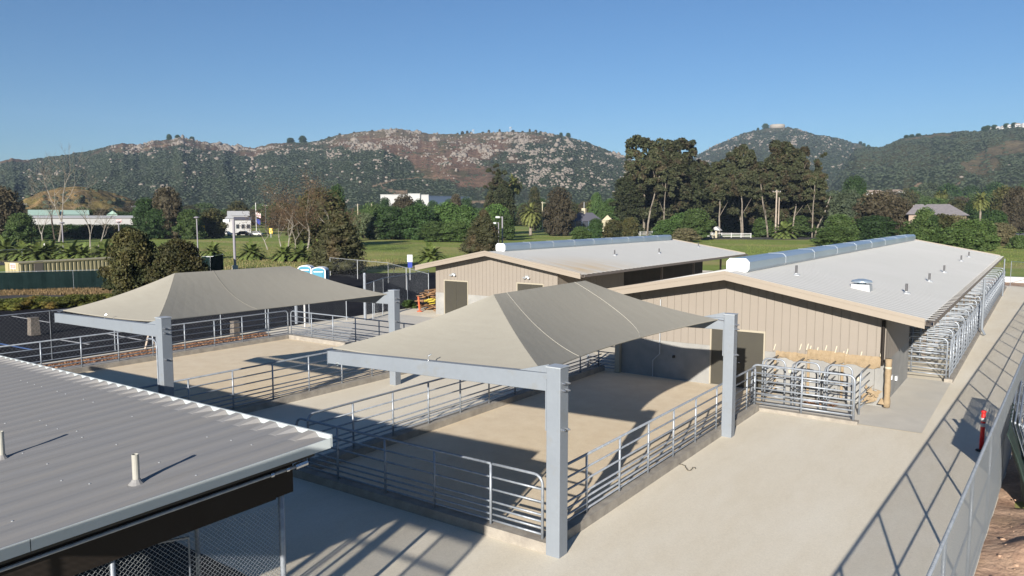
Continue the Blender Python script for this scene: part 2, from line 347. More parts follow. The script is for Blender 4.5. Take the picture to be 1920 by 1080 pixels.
# scattered clods
rng=np.random.default_rng(4)
def rocks(name,P,S,m,squash=.7,origin=None,parent=None,sub=False):
    base=np.array([(0,0,1),(.894,0,.447),(.276,.851,.447),(-.724,.526,.447),(-.724,-.526,.447),(.276,-.851,.447),(.724,.526,-.447),(-.276,.851,-.447),(-.894,0,-.447),(-.276,-.851,-.447),(.724,-.526,-.447),(0,0,-1)])
    fc=np.array([(0,1,2),(0,2,3),(0,3,4),(0,4,5),(0,5,1),(1,6,2),(2,7,3),(3,8,4),(4,9,5),(5,10,1),(6,7,2),(7,8,3),(8,9,4),(9,10,5),(10,6,1),(11,7,6),(11,8,7),(11,9,8),(11,10,9),(11,6,10)])
    n=len(P);r=np.random.default_rng(len(P))
    W=base[None]*(1+r.uniform(-.28,.28,(n,12,1)));a=r.uniform(0,6.28,n);c,s=np.cos(a),np.sin(a)
    sx=r.uniform(.7,1.3,n);x=W[:,:,0]*sx[:,None];y=W[:,:,1]/sx[:,None]
    W=np.stack([x*c[:,None]-y*s[:,None],x*s[:,None]+y*c[:,None],W[:,:,2]*(squash if np.isscalar(squash) else squash[:,None])],-1)*np.asarray(S)[:,None,None]+np.asarray(P)[:,None,:]
    Fc=(fc[None]+(np.arange(n)*12)[:,None,None]).reshape(-1,3)
    return np_mesh(name,W.reshape(-1,3),Fc,m,parent=parent,origin=origin,var=r.uniform(0,1,len(Fc)),smooth=True)
P=np.stack([rng.uniform(0,5,5200),6+64*rng.random(5200)**1.8,rng.uniform(-.02,.12,5200)],-1);P[:,0]+=-1.0+.032*P[:,1]
tag(rocks('soil_clods',P,.012+.05*rng.random(5200)**3,M['soil']),kind='stuff')
n=2600;P=np.stack([rng.uniform(-37.05,-35.66,n),rng.uniform(4,26.8,n),np.full(n,.02)],-1)
tag(rocks('bark_chips',P,rng.uniform(.03,.08,n),M['mulch'],.5),kind='stuff')
# curbs
def curb(x0,x1,y0,y1,h=.2): tag(MB().box(x0,x1,y0,y1,-.05,h).build('concrete_curb',M['curb'],origin=(0,0,0)),kind='structure')
curb(-8.2,-7.88,12.75,26.2);curb(-15.9,-15.58,12.75,29.2);curb(-15.9,-7.88,12.43,12.745)
curb(-22.55,-22.23,6,24.6);curb(-34.25,-33.93,4,26.75);curb(-34.25,-17.5,26.755,27.05);curb(-8.2,-4.7,26.205,26.45,.09)
curb(-3.1,-2.8,35.05,84.5,.14)
# ---------------------------------------------------------------- pipe fences
RAILS=[.09,.22,.36,.50,.77,1.04,1.33]
def pipe_fence(label,A,B,posts,zc=.2,round0=False,round1=False,rails=RAILS,group='pipe rail fences around the pens',r=.028,name='pipe_fence',cat='fence'):
    A=Vector((*A,zc));B=Vector((*B,zc));d=(B-A);Ln=d.length;d.normalize()
    t=empty(name,A,label,cat,group);rad=.2;top=rails[-1]
    def pt(s,z): return A+d*s+Vector((0,0,z))
    path=[]
    if round0: path+=[pt(0,0),pt(0,top-rad)]+[pt(rad-rad*math.cos(a),top-rad+rad*math.sin(a)) for a in (.4,.8,1.2)]+[pt(rad,top)]
    else: path+=[pt(0,top)]
    if round1: path+=[pt(Ln-rad,top)]+[pt(Ln-rad+rad*math.sin(a),top-rad+rad*math.cos(a)) for a in (.4,.8,1.2)]+[pt(Ln,top-rad),pt(Ln,0)]
    else: path+=[pt(Ln,top)]
    MB().tube(path,r*1.1,8).build('top_rail',M['steel'],t,smooth=True)
    for z in rails[:-1]: MB().tube([pt(0,z),pt(Ln,z)],r*.85,6).build('rail',M['steel'],t,smooth=True)
    for s in posts: MB().tube([pt(s,-.02),pt(s,top)],r*1.05,8).build('post',M['steel'],t,smooth=True)
    return t
pf=pipe_fence
pf('front pipe fence of the near pen, shaded, ending in a rounded left corner',(-15.75,12.58),(-9.42,12.58),[1.55,3.2,4.75,6.33],round0=True)
pf('short sunlit pipe panel with rounded corner beside the nearest column',(-9.36,12.58),(-8.1,12.58),[],round1=True,name='pipe_gate',cat='gate')
pf('left pipe fence of the near pen beside the sandy alley',(-15.75,12.95),(-15.75,29.2),[1.6*k for k in range(1,11)],round0=True)
pf('right pipe fence of the near pen running between the two front columns',(-8.05,12.95),(-8.05,26.2),[1.35,2.95,4.55,6.15,7.75,9.45,11.05,12.35,13.2],round1=True)
pf('right pipe fence of the far pen, half in shade, along the alley',(-22.4,6.5),(-22.4,24.5),[2.25+1.63*k for k in range(10)],round1=True)
pf('long left pipe fence of the far pen in front of the mulch bed',(-34.1,4.5),(-34.1,26.85),[1.6+1.62*k for k in range(13)],round1=True)
pf('back pipe fence of the far pen in front of the patio slab',(-33.9,26.9),(-17.4,26.9),[1.7*k for k in range(1,10)],round0=True)
pf('dark shaded pipe gate standing open beside the barn corner',(-16.4,29.1),(-14.9,29.15),[.05,1.45],zc=.05,round0=True,name='pipe_gate',cat='gate')
pf('seven rail pipe gate panel in front of the paper covered wall',(-8.2,26.3),(-4.85,26.3),[1.7],zc=.1,round0=True,round1=True,name='pipe_gate',cat='gate',rails=[.16,.32,.48,.66,.93,1.2,1.48],r=.034)
tall=[.2,.42,.64,.88,1.16,1.44,1.7]
for k,(x0,x1,y,lb) in enumerate(((-8.15,-7.35,27.35,'leftmost of three narrow arched gates by the papered wall'),(-7.0,-6.2,27.4,'middle of three narrow arched gates by the papered wall'),(-5.95,-5.15,27.45,'rightmost of three narrow arched gates by the papered wall'))):
    pf(lb,(x0,y),(x1,y),[],zc=.03,round0=True,round1=True,rails=[.25,.6,.95,1.3,1.62],group='arched stall gates at the barn front',name='arched_gate',cat='gate')
for x,lb in ((-8.1,'pipe divider closing the left side of the front stalls'),(-7.15,'second pipe divider from the door, behind the arched gates'),(-6.05,'third pipe divider from the door, behind the arched gates'),(-4.9,'open pipe divider nearest the wrapped barn corner post')):
    pf(lb,(x,27.5),(x,29.15),[],zc=.03,round0=True,rails=tall[:-1],group='pipe dividers at the barn front',name='stall_divider',cat='divider')
# stall runs beside the long right barn
pf('pipe gate facing forward at the near end of the long row of stalls',(-4.5,35.15),(-3.05,35.15),[],zc=.08,round0=True,round1=True,rails=tall+[1.86][:0],name='pipe_gate',cat='gate')
pf('long outer pipe fence of the stall row beside the right barn',(-2.95,35.3),(-2.95,84),[.05]+[1.32*k for k in range(1,37)],zc=.1,rails=[.12,.3,.5,.72,1.0,1.3,1.6],group='stall row beside the right barn')
first=None
for k in range(18):
    y=36.45+2.65*k
    if first is None:
        first=pf('arched pipe divider in the stall row, nearest the forward facing gate',(-5.9,y),(-3.0,y),[1.4],zc=.06,round1=True,round0=True,rails=tall+[1.94],group='arched dividers in the long stall row',name='stall_divider',cat='divider')
    else:
        c=copy_tree(first);c.location=(first.location[0],y,first.location[2])
        c['label']='arched pipe divider in the stall row farther back, behind the first'
        if k==17: c['label']='arched pipe divider at the far end of the stall row'
# ---------------------------------------------------------------- canopies
def bez(a,b,t): return a+(b-a)*t
def canopy(nm,label,FL,FR,RR,RL,A1,A2,seams,grp):
    FL,FR,RR,RL,A1,A2=[Vector(p) for p in (FL,FR,RR,RL,A1,A2)]
    t=empty('shade_canopy',((FL.x+FR.x)/2,(FL.y+RL.y)/2,0),label,'shade canopy',grp)
    cen=(FL+FR+RR+RL)/4;n=20;m=14
    def face(P,Q,a,b,sag,up=0.0):
        inw=(cen-(P+Q)/2);inw.z=0;inw.normalize();out=[]
        for i in range(n+1):
            s=i/n;e=P.lerp(Q,s)+inw*sag*4*s*(1-s)+Vector((0,0,-.12*4*s*(1-s)));r=a.lerp(b,s)
            for j in range(m+1):
                q=j/m;pp=e.lerp(r,q);pp.z-=.10*math.sin(math.pi*q)*(1)  ;out.append(pp)
        return out
    mb=MB()
    for P,Q,a,b,sag in ((FL,FR,A1,A1,.27),(FR,RR,A1,A2,.75),(RR,RL,A2,A2,.42),(RL,FL,A2,A1,.75)):
        vs=face(P,Q,a,b,sag)
        mb.add(vs,[(i*(m+1)+j,(i+1)*(m+1)+j,(i+1)*(m+1)+j+1,i*(m+1)+j+1) for i in range(n) for j in range(m)])
    o=mb.build('fabric',M['fabric'],t,smooth=False)
    so=o.modifiers.new('thick','SOLIDIFY');so.thickness=.012;so.offset=0
    for P,Q,a,b,sag in ((FL,FR,A1,A1,.27),(FR,RR,A1,A2,.75),(RR,RL,A2,A2,.42),(RL,FL,A2,A1,.75)):
        fv=face(P,Q,a,b,sag);MB().tube([fv[i*(m+1)] for i in range(n+1)],.02,5).build('hem',M['fabric'],t)
    vs=face(FR,RR,A1,A2,.75)
    for s in seams:
        smt=M['seam'] if len(seams)>1 else M['fabric']
        pts=[]
        for j in range(m+1):
            sj=s[0]+(s[1]-s[0])*(j/m)**.8;i=sj*n;i0=int(i);fr=i-i0;a=vs[i0*(m+1)+j];b=vs[min(i0+1,n)*(m+1)+j];p=a.lerp(b,fr)+Vector((.004,0,.016));pts.append(p)
        MB().tube(pts,.006,4).build('seam',smt,t)
    for c,tgt in ((FL,(FL.x-.22,FL.y-.1,FL.z-.05)),(FR,(FR.x+.2,FR.y,FR.z-.02)),(RR,(RR.x+.2,RR.y,RR.z-.02)),(RL,(RL.x-.22,RL.y,RL.z-.05))):
        MB().tube([c,tgt],.016,6).build('turnbuckle',M['bolt'],t)
    for (a,b) in ((FL,RL),(FR,RR)):
        pass
    return t
def column(label,x,y,h,grp,beam_end,z_col,z_tip,conduit=False):
    t=empty('steel_column',(x,y,0),label,'column',grp);w=.16
    po=MB().box(x-w,x+w,y-w,y+w,-.05,h-.02).build('post',M['graypaint'],t);bv=po.modifiers.new('b','BEVEL');bv.width=.014;bv.segments=2
    MB().box(x-w-.012,x+w+.012,y-w-.012,y+w+.012,h-.02,h).build('cap',M['cap'],t)
    for zz in (h-.32,h-.46,h-1.25):
        for yy in (-.09,.09):
            MB().tube([(x+w,y+yy,zz-.02*(yy>0)),(x+w+.05,y+yy,zz-.02*(yy>0))],.028,6).tube([(x+w+.05,y+yy,zz-.02*(yy>0)),(x+w+.085,y+yy,zz-.02*(yy>0))],.014,6).build('bolt',M['bolt'],t)
    x0=x-w
    # bracket plate on the column face, then the cantilever beam
    MB().box(x0-.03,x0-.002,y-.15,y+.15,h-1.3,h-.28).build('bracket_plate',M['graypaint'],t)
    b=MB();xe=beam_end
    def sec(xx,zt,zb,hw=.09): return [(xx,y-hw,zb),(xx,y+hw,zb),(xx,y+hw,zt),(xx,y-hw,zt)]
    s0=sec(xe,z_tip,z_tip-.31);s1=sec(x0-.03,z_col,z_col-.36)
    b.add(s0+s1,[(0,3,2,1),(4,5,6,7),(0,1,5,4),(1,2,6,5),(2,3,7,6),(3,0,4,7)])
    bo=b.build('beam',M['graypaint'],t);bv=bo.modifiers.new('b','BEVEL');bv.width=.012;bv.segments=2
    MB().add([(x0-.03,y-.02,z_col),(x0-.03,y-.02,z_col+.17),(x0-.75,y-.02,z_col-.02),(x0-.03,y+.02,z_col),(x0-.03,y+.02,z_col+.17),(x0-.75,y+.02,z_col-.02)],
        [(0,1,2),(5,4,3),(0,3,4,1),(1,4,5,2),(2,5,3,0)]).build('gusset',M['graypaint'],t)
    mx=(xe+x0)/2;zt=(z_tip+z_col)/2
    MB().tube([(mx,y,zt),(mx,y,zt+.1),(mx+.05,y+.05,zt+.14)],.015,6).build('eye_bolt',M['bolt'],t)
    MB().box(xe-.012,xe-.001,y-.095,y+.095,z_tip-.335,z_tip+.005).build('end_plate',M['graypaint'],t)
    if conduit:
        MB().tube([(x0-.45,y-.17,z_col-.42),(x0-.15,y-.17,z_col-.42),(x0+.02,y-.17,z_col-.5),(x0+.05,y-.175,z_col-.7),(x0+.05,y-.175,0)],.022,6).build('conduit',M['steel'],t)
    return t
canopy('a','near tan shade canopy with two pale seams over the near pen',(-14.3,12.6,3.52),(-8.12,12.6,3.64),(-8.12,22.5,3.60),(-14.3,22.5,3.5),(-11.2,15.1,4.82),(-11.2,19.7,4.84),((.24,.12),(.60,.86)),'tan shade canopies')
canopy('b','far tan shade canopy over the sand pen beside the parking lot',(-27.5,12.25,3.53),(-21.6,12.25,3.64),(-21.6,21.9,3.62),(-27.5,21.9,3.5),(-24.5,14.6,4.80),(-24.5,19.45,4.78),((.42,.3),),'tan shade canopies')
g='grey cantilever columns of the shade canopies'
column('nearest grey steel column at the front corner of the near pen',-7.74,12.55,3.84,g,-14.35,3.68,3.46)
column('grey steel column in front of the right barn door',-7.74,22.6,3.80,g,-14.35,3.66,3.46)
column('grey steel column rising behind the near shed roof with a conduit',-21.2,12.2,3.80,g,-27.85,3.55,3.42,True)
column('far grey steel column between the two shade canopies',-21.2,21.9,3.82,g,-27.85,3.6,3.45)
# ---------------------------------------------------------------- barns
def planks(mb,x0,x1,y,topf,z0,w=.3,th=.035,gap=.007,face=-1):
    n=max(1,round((x1-x0)/w));w=(x1-x0)/n
    for i in range(n):
        a=x0+i*w+gap/2;b=x0+(i+1)*w-gap/2;ya,yb=(y-th,y) if face<0 else (y,y+th)
        za,zb=topf(a),topf(b)
        c=[(a,ya,z0),(b,ya,z0),(b,yb,z0),(a,yb,z0)];d=[(a,ya,za),(b,ya,zb),(b,yb,zb),(a,yb,za)]
        mb.hexa(c,d)
        # small raised rib near the edge of the plank
        mb.hexa([(b-.030,ya-.012,z0),(b-.008,ya-.012,z0),(b-.008,ya,z0),(b-.030,ya,z0)],[(b-.030,ya-.012,zb),(b-.008,ya-.012,zb),(b-.008,ya,zb),(b-.030,ya,zb)])
    return mb
def barn(label,xl,xr,xa,zel,zer,za,y0,y1,wl,wr,wy,zc,doors,roomY,pipes,vent,ventw,lights,grp,fan=None,deep=None):
    t=empty('barn',((xl+xr)/2,y0,0),label,'barn',grp)
    th=.06
    # roof: two slopes with standing seams
    rf=MB()
    for (xe,ze) in ((xl,zel),(xr,zer)):
        rf.hexa([(xe,y0,ze-th),(xa,y0,za-th),(xa,y1,za-th),(xe,y1,ze-th)] if xe<xa else [(xa,y0,za-th),(xe,y0,ze-th),(xe,y1,ze-th),(xa,y1,za-th)],
                [(xe,y0,ze),(xa,y0,za),(xa,y1,za),(xe,y1,ze)] if xe<xa else [(xa,y0,za),(xe,y0,ze),(xe,y1,ze),(xa,y1,za)])
        k=int((y1-y0)/.45)
        for i in range(1,k):
            yy=y0+i*(y1-y0)/k
            rf.hexa([(xe,yy-.02,ze-.001),(xa,yy-.02,za-.001),(xa,yy+.02,za-.001),(xe,yy+.02,ze-.001)],[(xe,yy-.008,ze+.006),(xa,yy-.008,za+.006),(xa,yy+.008,za+.006),(xe,yy+.008,ze+.006)])
    roof=rf.build('roof',M['roofstain'] if xr<-20 else M['roof'],t)
    # rake fascia (front and back)
    fb=MB()
    for yy,s in ((y0,-1),(y1,1)):
        ya,yb=(yy-.05,yy-.002) if s<0 else (yy+.002,yy+.05)
        for (xe,ze) in ((xl,zel),(xr,zer)):
            e=.03
            p=[(xe,ya,ze-.27),(xa,ya,za-.27),(xa,yb,za-.27),(xe,yb,ze-.27)];q=[(xe,ya,ze+.05),(xa,ya,za+.05),(xa,yb,za+.05),(xe,yb,ze+.05)]
            fb=MB();fb.hexa(p,q)
            p=[(xe,ya-.02,ze-.05),(xa,ya-.02,za-.05),(xa,ya-.001,za-.05),(xe,ya-.001,ze-.05)];q=[(xe,ya-.02,ze+.07),(xa,ya-.02,za+.07),(xa,ya-.001,za+.07),(xe,ya-.001,ze+.07)]
            fb.hexa(p,q);fb.build('fascia',M['trim'],t)
    # gutters with straps
    for xe,ze,s in ((xl,zel,-1),(xr,zer,1)):
        gb=MB();o=.26*s
        def bx(a,b,z0,z1): gb.box(min(a,b),max(a,b),y0+.01,y1-.01,z0,z1)
        bx(xe+.003*s,xe+.02*s,ze-.16,ze-.03);bx(xe+.021*s,xe+o-.021*s,ze-.17,ze-.161);bx(xe+o-.02*s,xe+o,ze-.16,ze-.02)
        gt=gb.build('gutter',M['gutter'],t)
        sb=MB()
        for i in range(int((y1-y0)/.6)):
            yy=y0+.3+i*.6;a,b=sorted((xe-.02*s,xe+o+.004*s))
            if s>0: MB().box(a,b,yy-.05,yy+.05,ze+.001,ze+.012).build('strap',M['roof'],gt)
    # under roof purlins / soffit posts
    zf=lambda x: (za+(zer-za)*(x-xa)/(xr-xa) if x>xa else za+(zel-za)*(xa-x)/(xa-xl))-th-.01
    # front wall : concrete base + siding
    cb=MB();sd=MB();edges=[wl]+[e for d in doors for e in d[:2]]+[wr]
    for i in range(0,len(edges),2):
        MB().box(edges[i],edges[i+1],wy-.02,wy+.15,-.05,zc-.002).build('concrete_base',M['wallconc'],t)
        planks(sd,edges[i],edges[i+1],wy+.03,zf,zc)
        sd.box(edges[i],edges[i+1],wy+.031,wy+.12,zc,min(zf(edges[i]),zf(edges[i+1]))-.02)
    for d in doors: planks(sd,d[0]+.001,d[1]-.001,wy+.03,zf,d[2]+.08)
    sd.build('siding',M['siding'],t)
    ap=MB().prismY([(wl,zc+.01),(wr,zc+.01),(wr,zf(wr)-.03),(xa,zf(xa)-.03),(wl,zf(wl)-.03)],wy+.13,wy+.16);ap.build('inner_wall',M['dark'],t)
    for d in doors:
        a,b,h=d;zb=0.0
        fr=MB();fr.box(a,a+.06,wy-.035,wy+.1,zb,h+.08);fr.box(b-.06,b,wy-.035,wy+.1,zb,h+.08);fr.box(a+.061,b-.061,wy-.035,wy+.1,h,h+.08)
        f=fr.build('door_frame',M['frame'],t)
        mid=(a+b)/2
        for (p,q) in ((a+.062,mid-.005),(mid+.005,b-.062)): MB().box(p,q,wy+.02,wy+.07,zb+.01,h-.005).build('door_leaf',M['door'],t)
        MB().tube([(mid+.07,wy+.02,1.0),(mid+.07,wy-.03,1.0),(mid+.14,wy-.03,1.0)],.014,6).build('door_handle',M['bolt'],t)
    # side walls of the tack room
    for xx,s in ((wl,-1),(wr,1)):
        x0,x1=(xx,xx+.12) if s<0 else (xx-.12,xx)
        MB().box(x0,x1,wy+.15,roomY,-.05,zc-.002).build('concrete_base',M['wallconc'],t)
        pl=MB();k=int((roomY-wy)/.4)
        for i in range(k):
            a=wy+.15+i*.4;pl.box(x0,x1,a,a+.385,zc,zf(xx)-.005)
        pl.box(x0+.01,x1-.01,wy+.15,roomY,zc+.001,zf(xx)-.02)
        pl.build('side_siding',M['siding'],t)
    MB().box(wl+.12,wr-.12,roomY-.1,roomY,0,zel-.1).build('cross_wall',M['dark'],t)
    # open stalls: long spine wall, posts and purlins
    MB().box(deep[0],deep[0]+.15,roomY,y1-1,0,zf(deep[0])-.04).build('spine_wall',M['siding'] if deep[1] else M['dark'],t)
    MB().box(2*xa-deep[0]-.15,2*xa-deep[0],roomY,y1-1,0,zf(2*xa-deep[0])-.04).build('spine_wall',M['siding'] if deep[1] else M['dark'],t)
    k=int((y1-roomY)/5)
    for i in range(1,k+1):
        yy=roomY+i*(y1-.3-roomY)/k
        for xx in (wr,wl): MB().box(xx-.07,xx+.07,yy-.07,yy+.07,0,zf(xx)-.01).build('post',M['gutter'],t)
    pu=MB()
    for i in range(int((y1-y0)/1.6)):
        yy=y0+.8+i*1.6
        for (xe,ze) in ((xl+.05,zel),(xr-.05,zer)):
            pu.beam((xe,yy,ze-th-.085),(xa,yy,za-th-.085),.06,.14)
    pu.build('rafters',M['gutter'],t)
    # ridge vent
    a,b=vent;hw=ventw;nseg=9;ze=za-.02
    vb=MB();pr=[(-hw+.09,-.03),(-hw,.08),(-hw,.36),(-hw+.13,.49),(hw-.13,.49),(hw,.36),(hw,.08),(hw-.09,-.03)]
    vb.prismY([(xa+x,ze+z) for x,z in pr],a,b);v=vb.build('ridge_vent',M['ventmetal'],t)
    MB().prismY([(xa+x*1.02,ze+z*1.03) for x,z in pr],a-.03,a-.002).build('end_cap',M['ventend'],v)
    for i in range(1,nseg):
        yy=a+(b-a)*i/nseg;MB().prismY([(xa+x*1.015,ze+z*1.02) for x,z in pr],yy-.03,yy+.03).build('joint_band',M['lead'],v)
    # plumbing stacks
    for (px,py) in pipes:
        zr=zf(px)+th+.01
        o=MB().lathe((px,py,zr-.03),[(.05,0),(.05,.43)],10).build('vent_pipe',M['darkpipe'],t)
        MB().lathe((px,py,zr-.03),[(.17,.0),(.16,.05),(.07,.09),(.06,.12)],10).build('flashing',M['lead'],o)
    for (lx,lz) in lights:
        o=MB().box(lx-.12,lx+.12,wy-.14,wy-.01,lz,lz+.14).tube([(lx-.13,wy-.12,lz-.03),(lx-.2,wy-.26,lz+.02)],.06,8).tube([(lx+.13,wy-.12,lz-.03),(lx+.2,wy-.26,lz+.02)],.06,8).build('flood_light',M['lead'],t)
    if fan:
        fx,fy=fan;zr=zf(fx)+th+.01
        o=MB().hexa([(fx-.36,fy-.32,zr-.1),(fx+.36,fy-.32,zr-.1),(fx+.36,fy+.32,zr-.1),(fx-.36,fy+.32,zr-.1)],[(fx-.33,fy-.3,zr+.20),(fx+.33,fy-.3,zr+.20),(fx+.33,fy+.3,zr+.20),(fx-.33,fy+.3,zr+.20)]).build('exhaust_fan',M['lead'],t)
        MB().lathe((fx,fy,zr+.20),[(.17,0),(.17,.06),(.38,.07),(.40,.10),(.34,.15),(.14,.20),(.02,.21)],18).build('fan_hood',M['ventmetal'],o,smooth=True)
    return t,zf
b2,zf2=barn('right long barn with pale roof, steel ridge vent and stall row',-16.75,-3.11,-9.88,3.32,3.34,4.62,28.0,76.4,-14.9,-4.45,29.3,1.56,[(-10.86,-8.66,2.24)],35.1,
  [(-8.35,32.2),(-4.55,34.4),(-4.5,41.3),(-4.55,48.2),(-4.7,60.2),(-4.7,66.4)],(29.5,75.2),.45,[],'tan barns with pale metal roofs',fan=(-5.9,32.5),deep=(-7.6,True))
b1,zf1=barn('left barn farther back with two olive doors and dust stained roof',-35.3,-22.25,-29.3,3.29,3.32,4.46,38.6,68.3,-34.25,-24.4,39.5,1.5,[(-33.5,-31.4,2.33),(-27.45,-25.4,2.45)],48.4,
  [(-25.6,49.3),(-25.0,55.7),(-25.8,66.0)],(40.3,67.2),.38,[(-32.6,2.75),(-26.6,2.85)],'tan barns with pale metal roofs',deep=(-26.0,False))
# details on barn 2
MB().tube([(-2.72,50.2,3.2),(-2.72,50.2,.35),(-2.55,50.0,.06)],.065,8).build('downspout',M['graypaint'],b2)
MB().tube([(-2.72,74.5,3.2),(-2.72,74.5,.1)],.05,8).build('downspout',M['graypaint'],b2)
MB().tube([(-4.52,29.17,3.1),(-4.52,29.17,1.5)],.06,8).build('downspout',M['brown'],b2)
MB().tube([(-13.0,29.2,3.3),(-13.0,29.2,1.0),(-13.3,29.2,.7),(-13.3,29.2,0)],.022,6).build('conduit',M['lead'],b2)
MB().box(-15.0,-14.78,29.02,29.22,0,3.3).build('corner_post',M['frame'],b2)
for z in (.75,.5):MB().box(-4.44,-4.36,30.5+(z<.6)*1.2,30.7+(z<.6)*1.2,z,z+.16).build('outlet_box',M['ventend'],b2)
MB().box(-12.4,-12.34,29.12,29.272,.9,1.0).build('outlet_box',M['dark'],b2)
# paper masking on the wall between door and corner
pp=empty('masking_paper',(-6.5,29.1,1.1),'crumpled brown masking paper taped along the barn wall top','masking paper')
rr=random.Random(5)
def paper(x0,x1,z0,z1,y=29.16,amp=.035,name='sheet'):
    n=14;m=3;vs=[]
    for i in range(n+1):
        for j in range(m+1):
            x=x0+(x1-x0)*i/n;z=z0+(z1-z0)*j/m+(rr.uniform(-.02,.02) if j in(0,m) else 0)+.05*math.sin(i*.5)*(j==0);vs.append((x,y-rr.uniform(0,amp)-.04*math.sin(j/m*3.1),z))
    o=MB().add(vs,[(i*(m+1)+j,(i+1)*(m+1)+j,(i+1)*(m+1)+j+1,i*(m+1)+j+1) for i in range(n) for j in range(m)]).build(name,M['paper'],pp)
    s=o.modifiers.new('t','SOLIDIFY');s.thickness=.004
paper(-8.2,-7.05,1.36,1.64);paper(-7.05,-5.75,1.42,1.82);paper(-5.75,-4.55,1.38,1.78)
for x in (-8.3,-7.35,-7.0,-6.75,-6.45,-6.1,-5.85,-5.72,-5.25,-4.6,-7.1):
    zt=1.62+rr.random()*.2
    MB().hexa([(x,29.125,zt),(x+.03,29.125,zt),(x+.03,29.13,zt),(x,29.13,zt)],[(x+.04,29.205,zt+.24),(x+.075,29.205,zt+.24),(x+.075,29.215,zt+.24),(x+.04,29.215,zt+.24)]).build('tape_strip',M['tape'],pp)
for x0,x1 in ((-8.2,-7.1),(-6.98,-5.95),(-5.8,-4.75)):
    MB().box(x0,x1,29.17,29.26,.08,1.44).build('wall_sheet',M['wallconc'],pp)
    MB().box(x0-.06,x0+.03,29.13,29.169,.12,1.4).build('paper_edge',M['paper'],pp)
    MB().box((x0+x1)/2-.06,(x0+x1)/2+.06,29.14,29.169,.85,.97).build('paper_patch',M['tape'],pp)
w=empty('wrapped_post',(-4.2,28.95,0),'corner post wrapped in yellowed paper and plastic at the barn corner','post')
MB().lathe((-4.28,29.0,.06),[(.11,0),(.12,.2),(.095,.42),(.11,.7),(.10,.95),(.115,1.2),(.10,1.45),(.12,1.72)],9).build('wrap',M['paper'],w,smooth=True)
MB().lathe((-4.28,29.0,1.42),[(.118,0),(.12,.05),(.118,.08)],9).build('tape_band',M['tape'],w,smooth=True)
pb=MB();
for k in range(16):
    c=Vector((-4.75+rr.uniform(-.25,.3),28.95+rr.uniform(-.15,.1),.1+rr.uniform(0,.6)));a=[c+Vector((rr.uniform(-.24,.24),rr.uniform(-.06,.06),rr.uniform(-.24,.24))) for _ in range(4)]
    pb.add(a,[(0,1,2),(0,2,3)])
pb.build('loose_paper',M['paper'],w)
# bark/dirt patch by gates
tag(rocks('dirt_clump',np.stack([rng.uniform(-6.9,-5.8,60),rng.uniform(28.0,28.8,60),np.full(60,.02)],-1),rng.uniform(.03,.08,60),M['mulch']),kind='stuff')
# ---------------------------------------------------------------- near shed
C=Vector((-8.77,7.64,3.4));ES=Vector((-.187,-.98,-.094));EW=Vector((-18.73,2.61,-1.2)).normalized()
sh=empty('near_shed',(-11.5,6,0),'near shed with dusty grey ribbed metal roof and chain link walls','shed')
Lr=9.5;Wr=24.;p=.6;hr=.011
def rp(w,s,z=0): return C+EW*w+ES*s+Vector((0,0,z))
prof=[]
w_=.10
prof=[(0,0)]
k=0
while w_+p<Wr:
    # low pan, slope up, ridge, slope down
    prof+= [(w_+.0,-hr),(w_+.20,-hr),(w_+.34,0),(w_+.46,0)];w_+=p
prof.append((w_,-hr))
mb=MB();n=len(prof)
vs=[rp(a,.02,b) for a,b in prof]+[rp(a,Lr,b) for a,b in prof]+[rp(a,.02,b-.02) for a,b in prof]+[rp(a,Lr,b-.02) for a,b in prof]
fs=[(i,i+1,n+i+1,n+i) for i in range(n-1)]+[(2*n+i+1,2*n+i,3*n+i,3*n+i+1) for i in range(n-1)]
mb.add(vs,fs)
roof=mb.build('ribbed_roof',M['nearroof'],sh)
sm=MB();rr=random.Random(8)
for kk in range(12):
    for jj in range(7):
        if rr.random()<.35: continue
        q=rp(.35+.6*kk+(rr.random()<.3)*.02,.8+1.05*jj+kk*.02+rr.uniform(-.1,.1),-hr-.002);sm.lathe(q,[(.014,0),(.014,.014)],6)
for kk in range(12,22):
    for jj in range(5):
        if rr.random()<.4: continue
        q=rp(.35+.6*kk,.9+1.6*jj,-hr-.002);sm.lathe(q,[(.016,0),(.016,.014)],6)
sm.build('screws',M['lead'],roof)
# fascias
def slab(a0,a1,b0,b1,z0,z1,m,name,par=sh):
    q=[rp(a0,b0),rp(a1,b0),rp(a1,b1),rp(a0,b1)];up=Vector((0,0,1))
    return MB().hexa([x+up*z0 for x in q],[x+up*z1 for x in q]).build(name,m,par)
slab(-.012,Wr,-.02,.012,-.13,.062,M['fasciawhite'],'north_fascia')
cl=MB();k=0
while .10+k*p+p<Wr:
    a0=.10+k*p+.20;b0=.10+k*p+.60
    def q_(w,s_,z): return rp(w,s_,z)
    cl.add([q_(a0,.014,-hr),q_(b0,.014,-hr),q_(b0-.10,.014,.058),q_(a0+.10,.014,.058),q_(a0+.04,.36,-hr+.002),q_(b0-.04,.36,-hr+.002),q_(b0-.15,.33,.004),q_(a0+.15,.33,.004)],[(3,2,6,7),(0,3,7,4),(2,1,5,6),(4,7,6,5)]);k+=1
cl.build('rib_ends',M['nearroof'],sh)
slab(-.02,-.002,.014,3.99,-.14,.012,M['fasciawhite'],'east_fascia')
slab(-.02,-.002,4.0,Lr,-.14,.012,M['fasciawhite'],'east_fascia')
slab(.05,Wr-.1,.25,Lr-.1,-.20,-.125,M['dark'],'soffit')
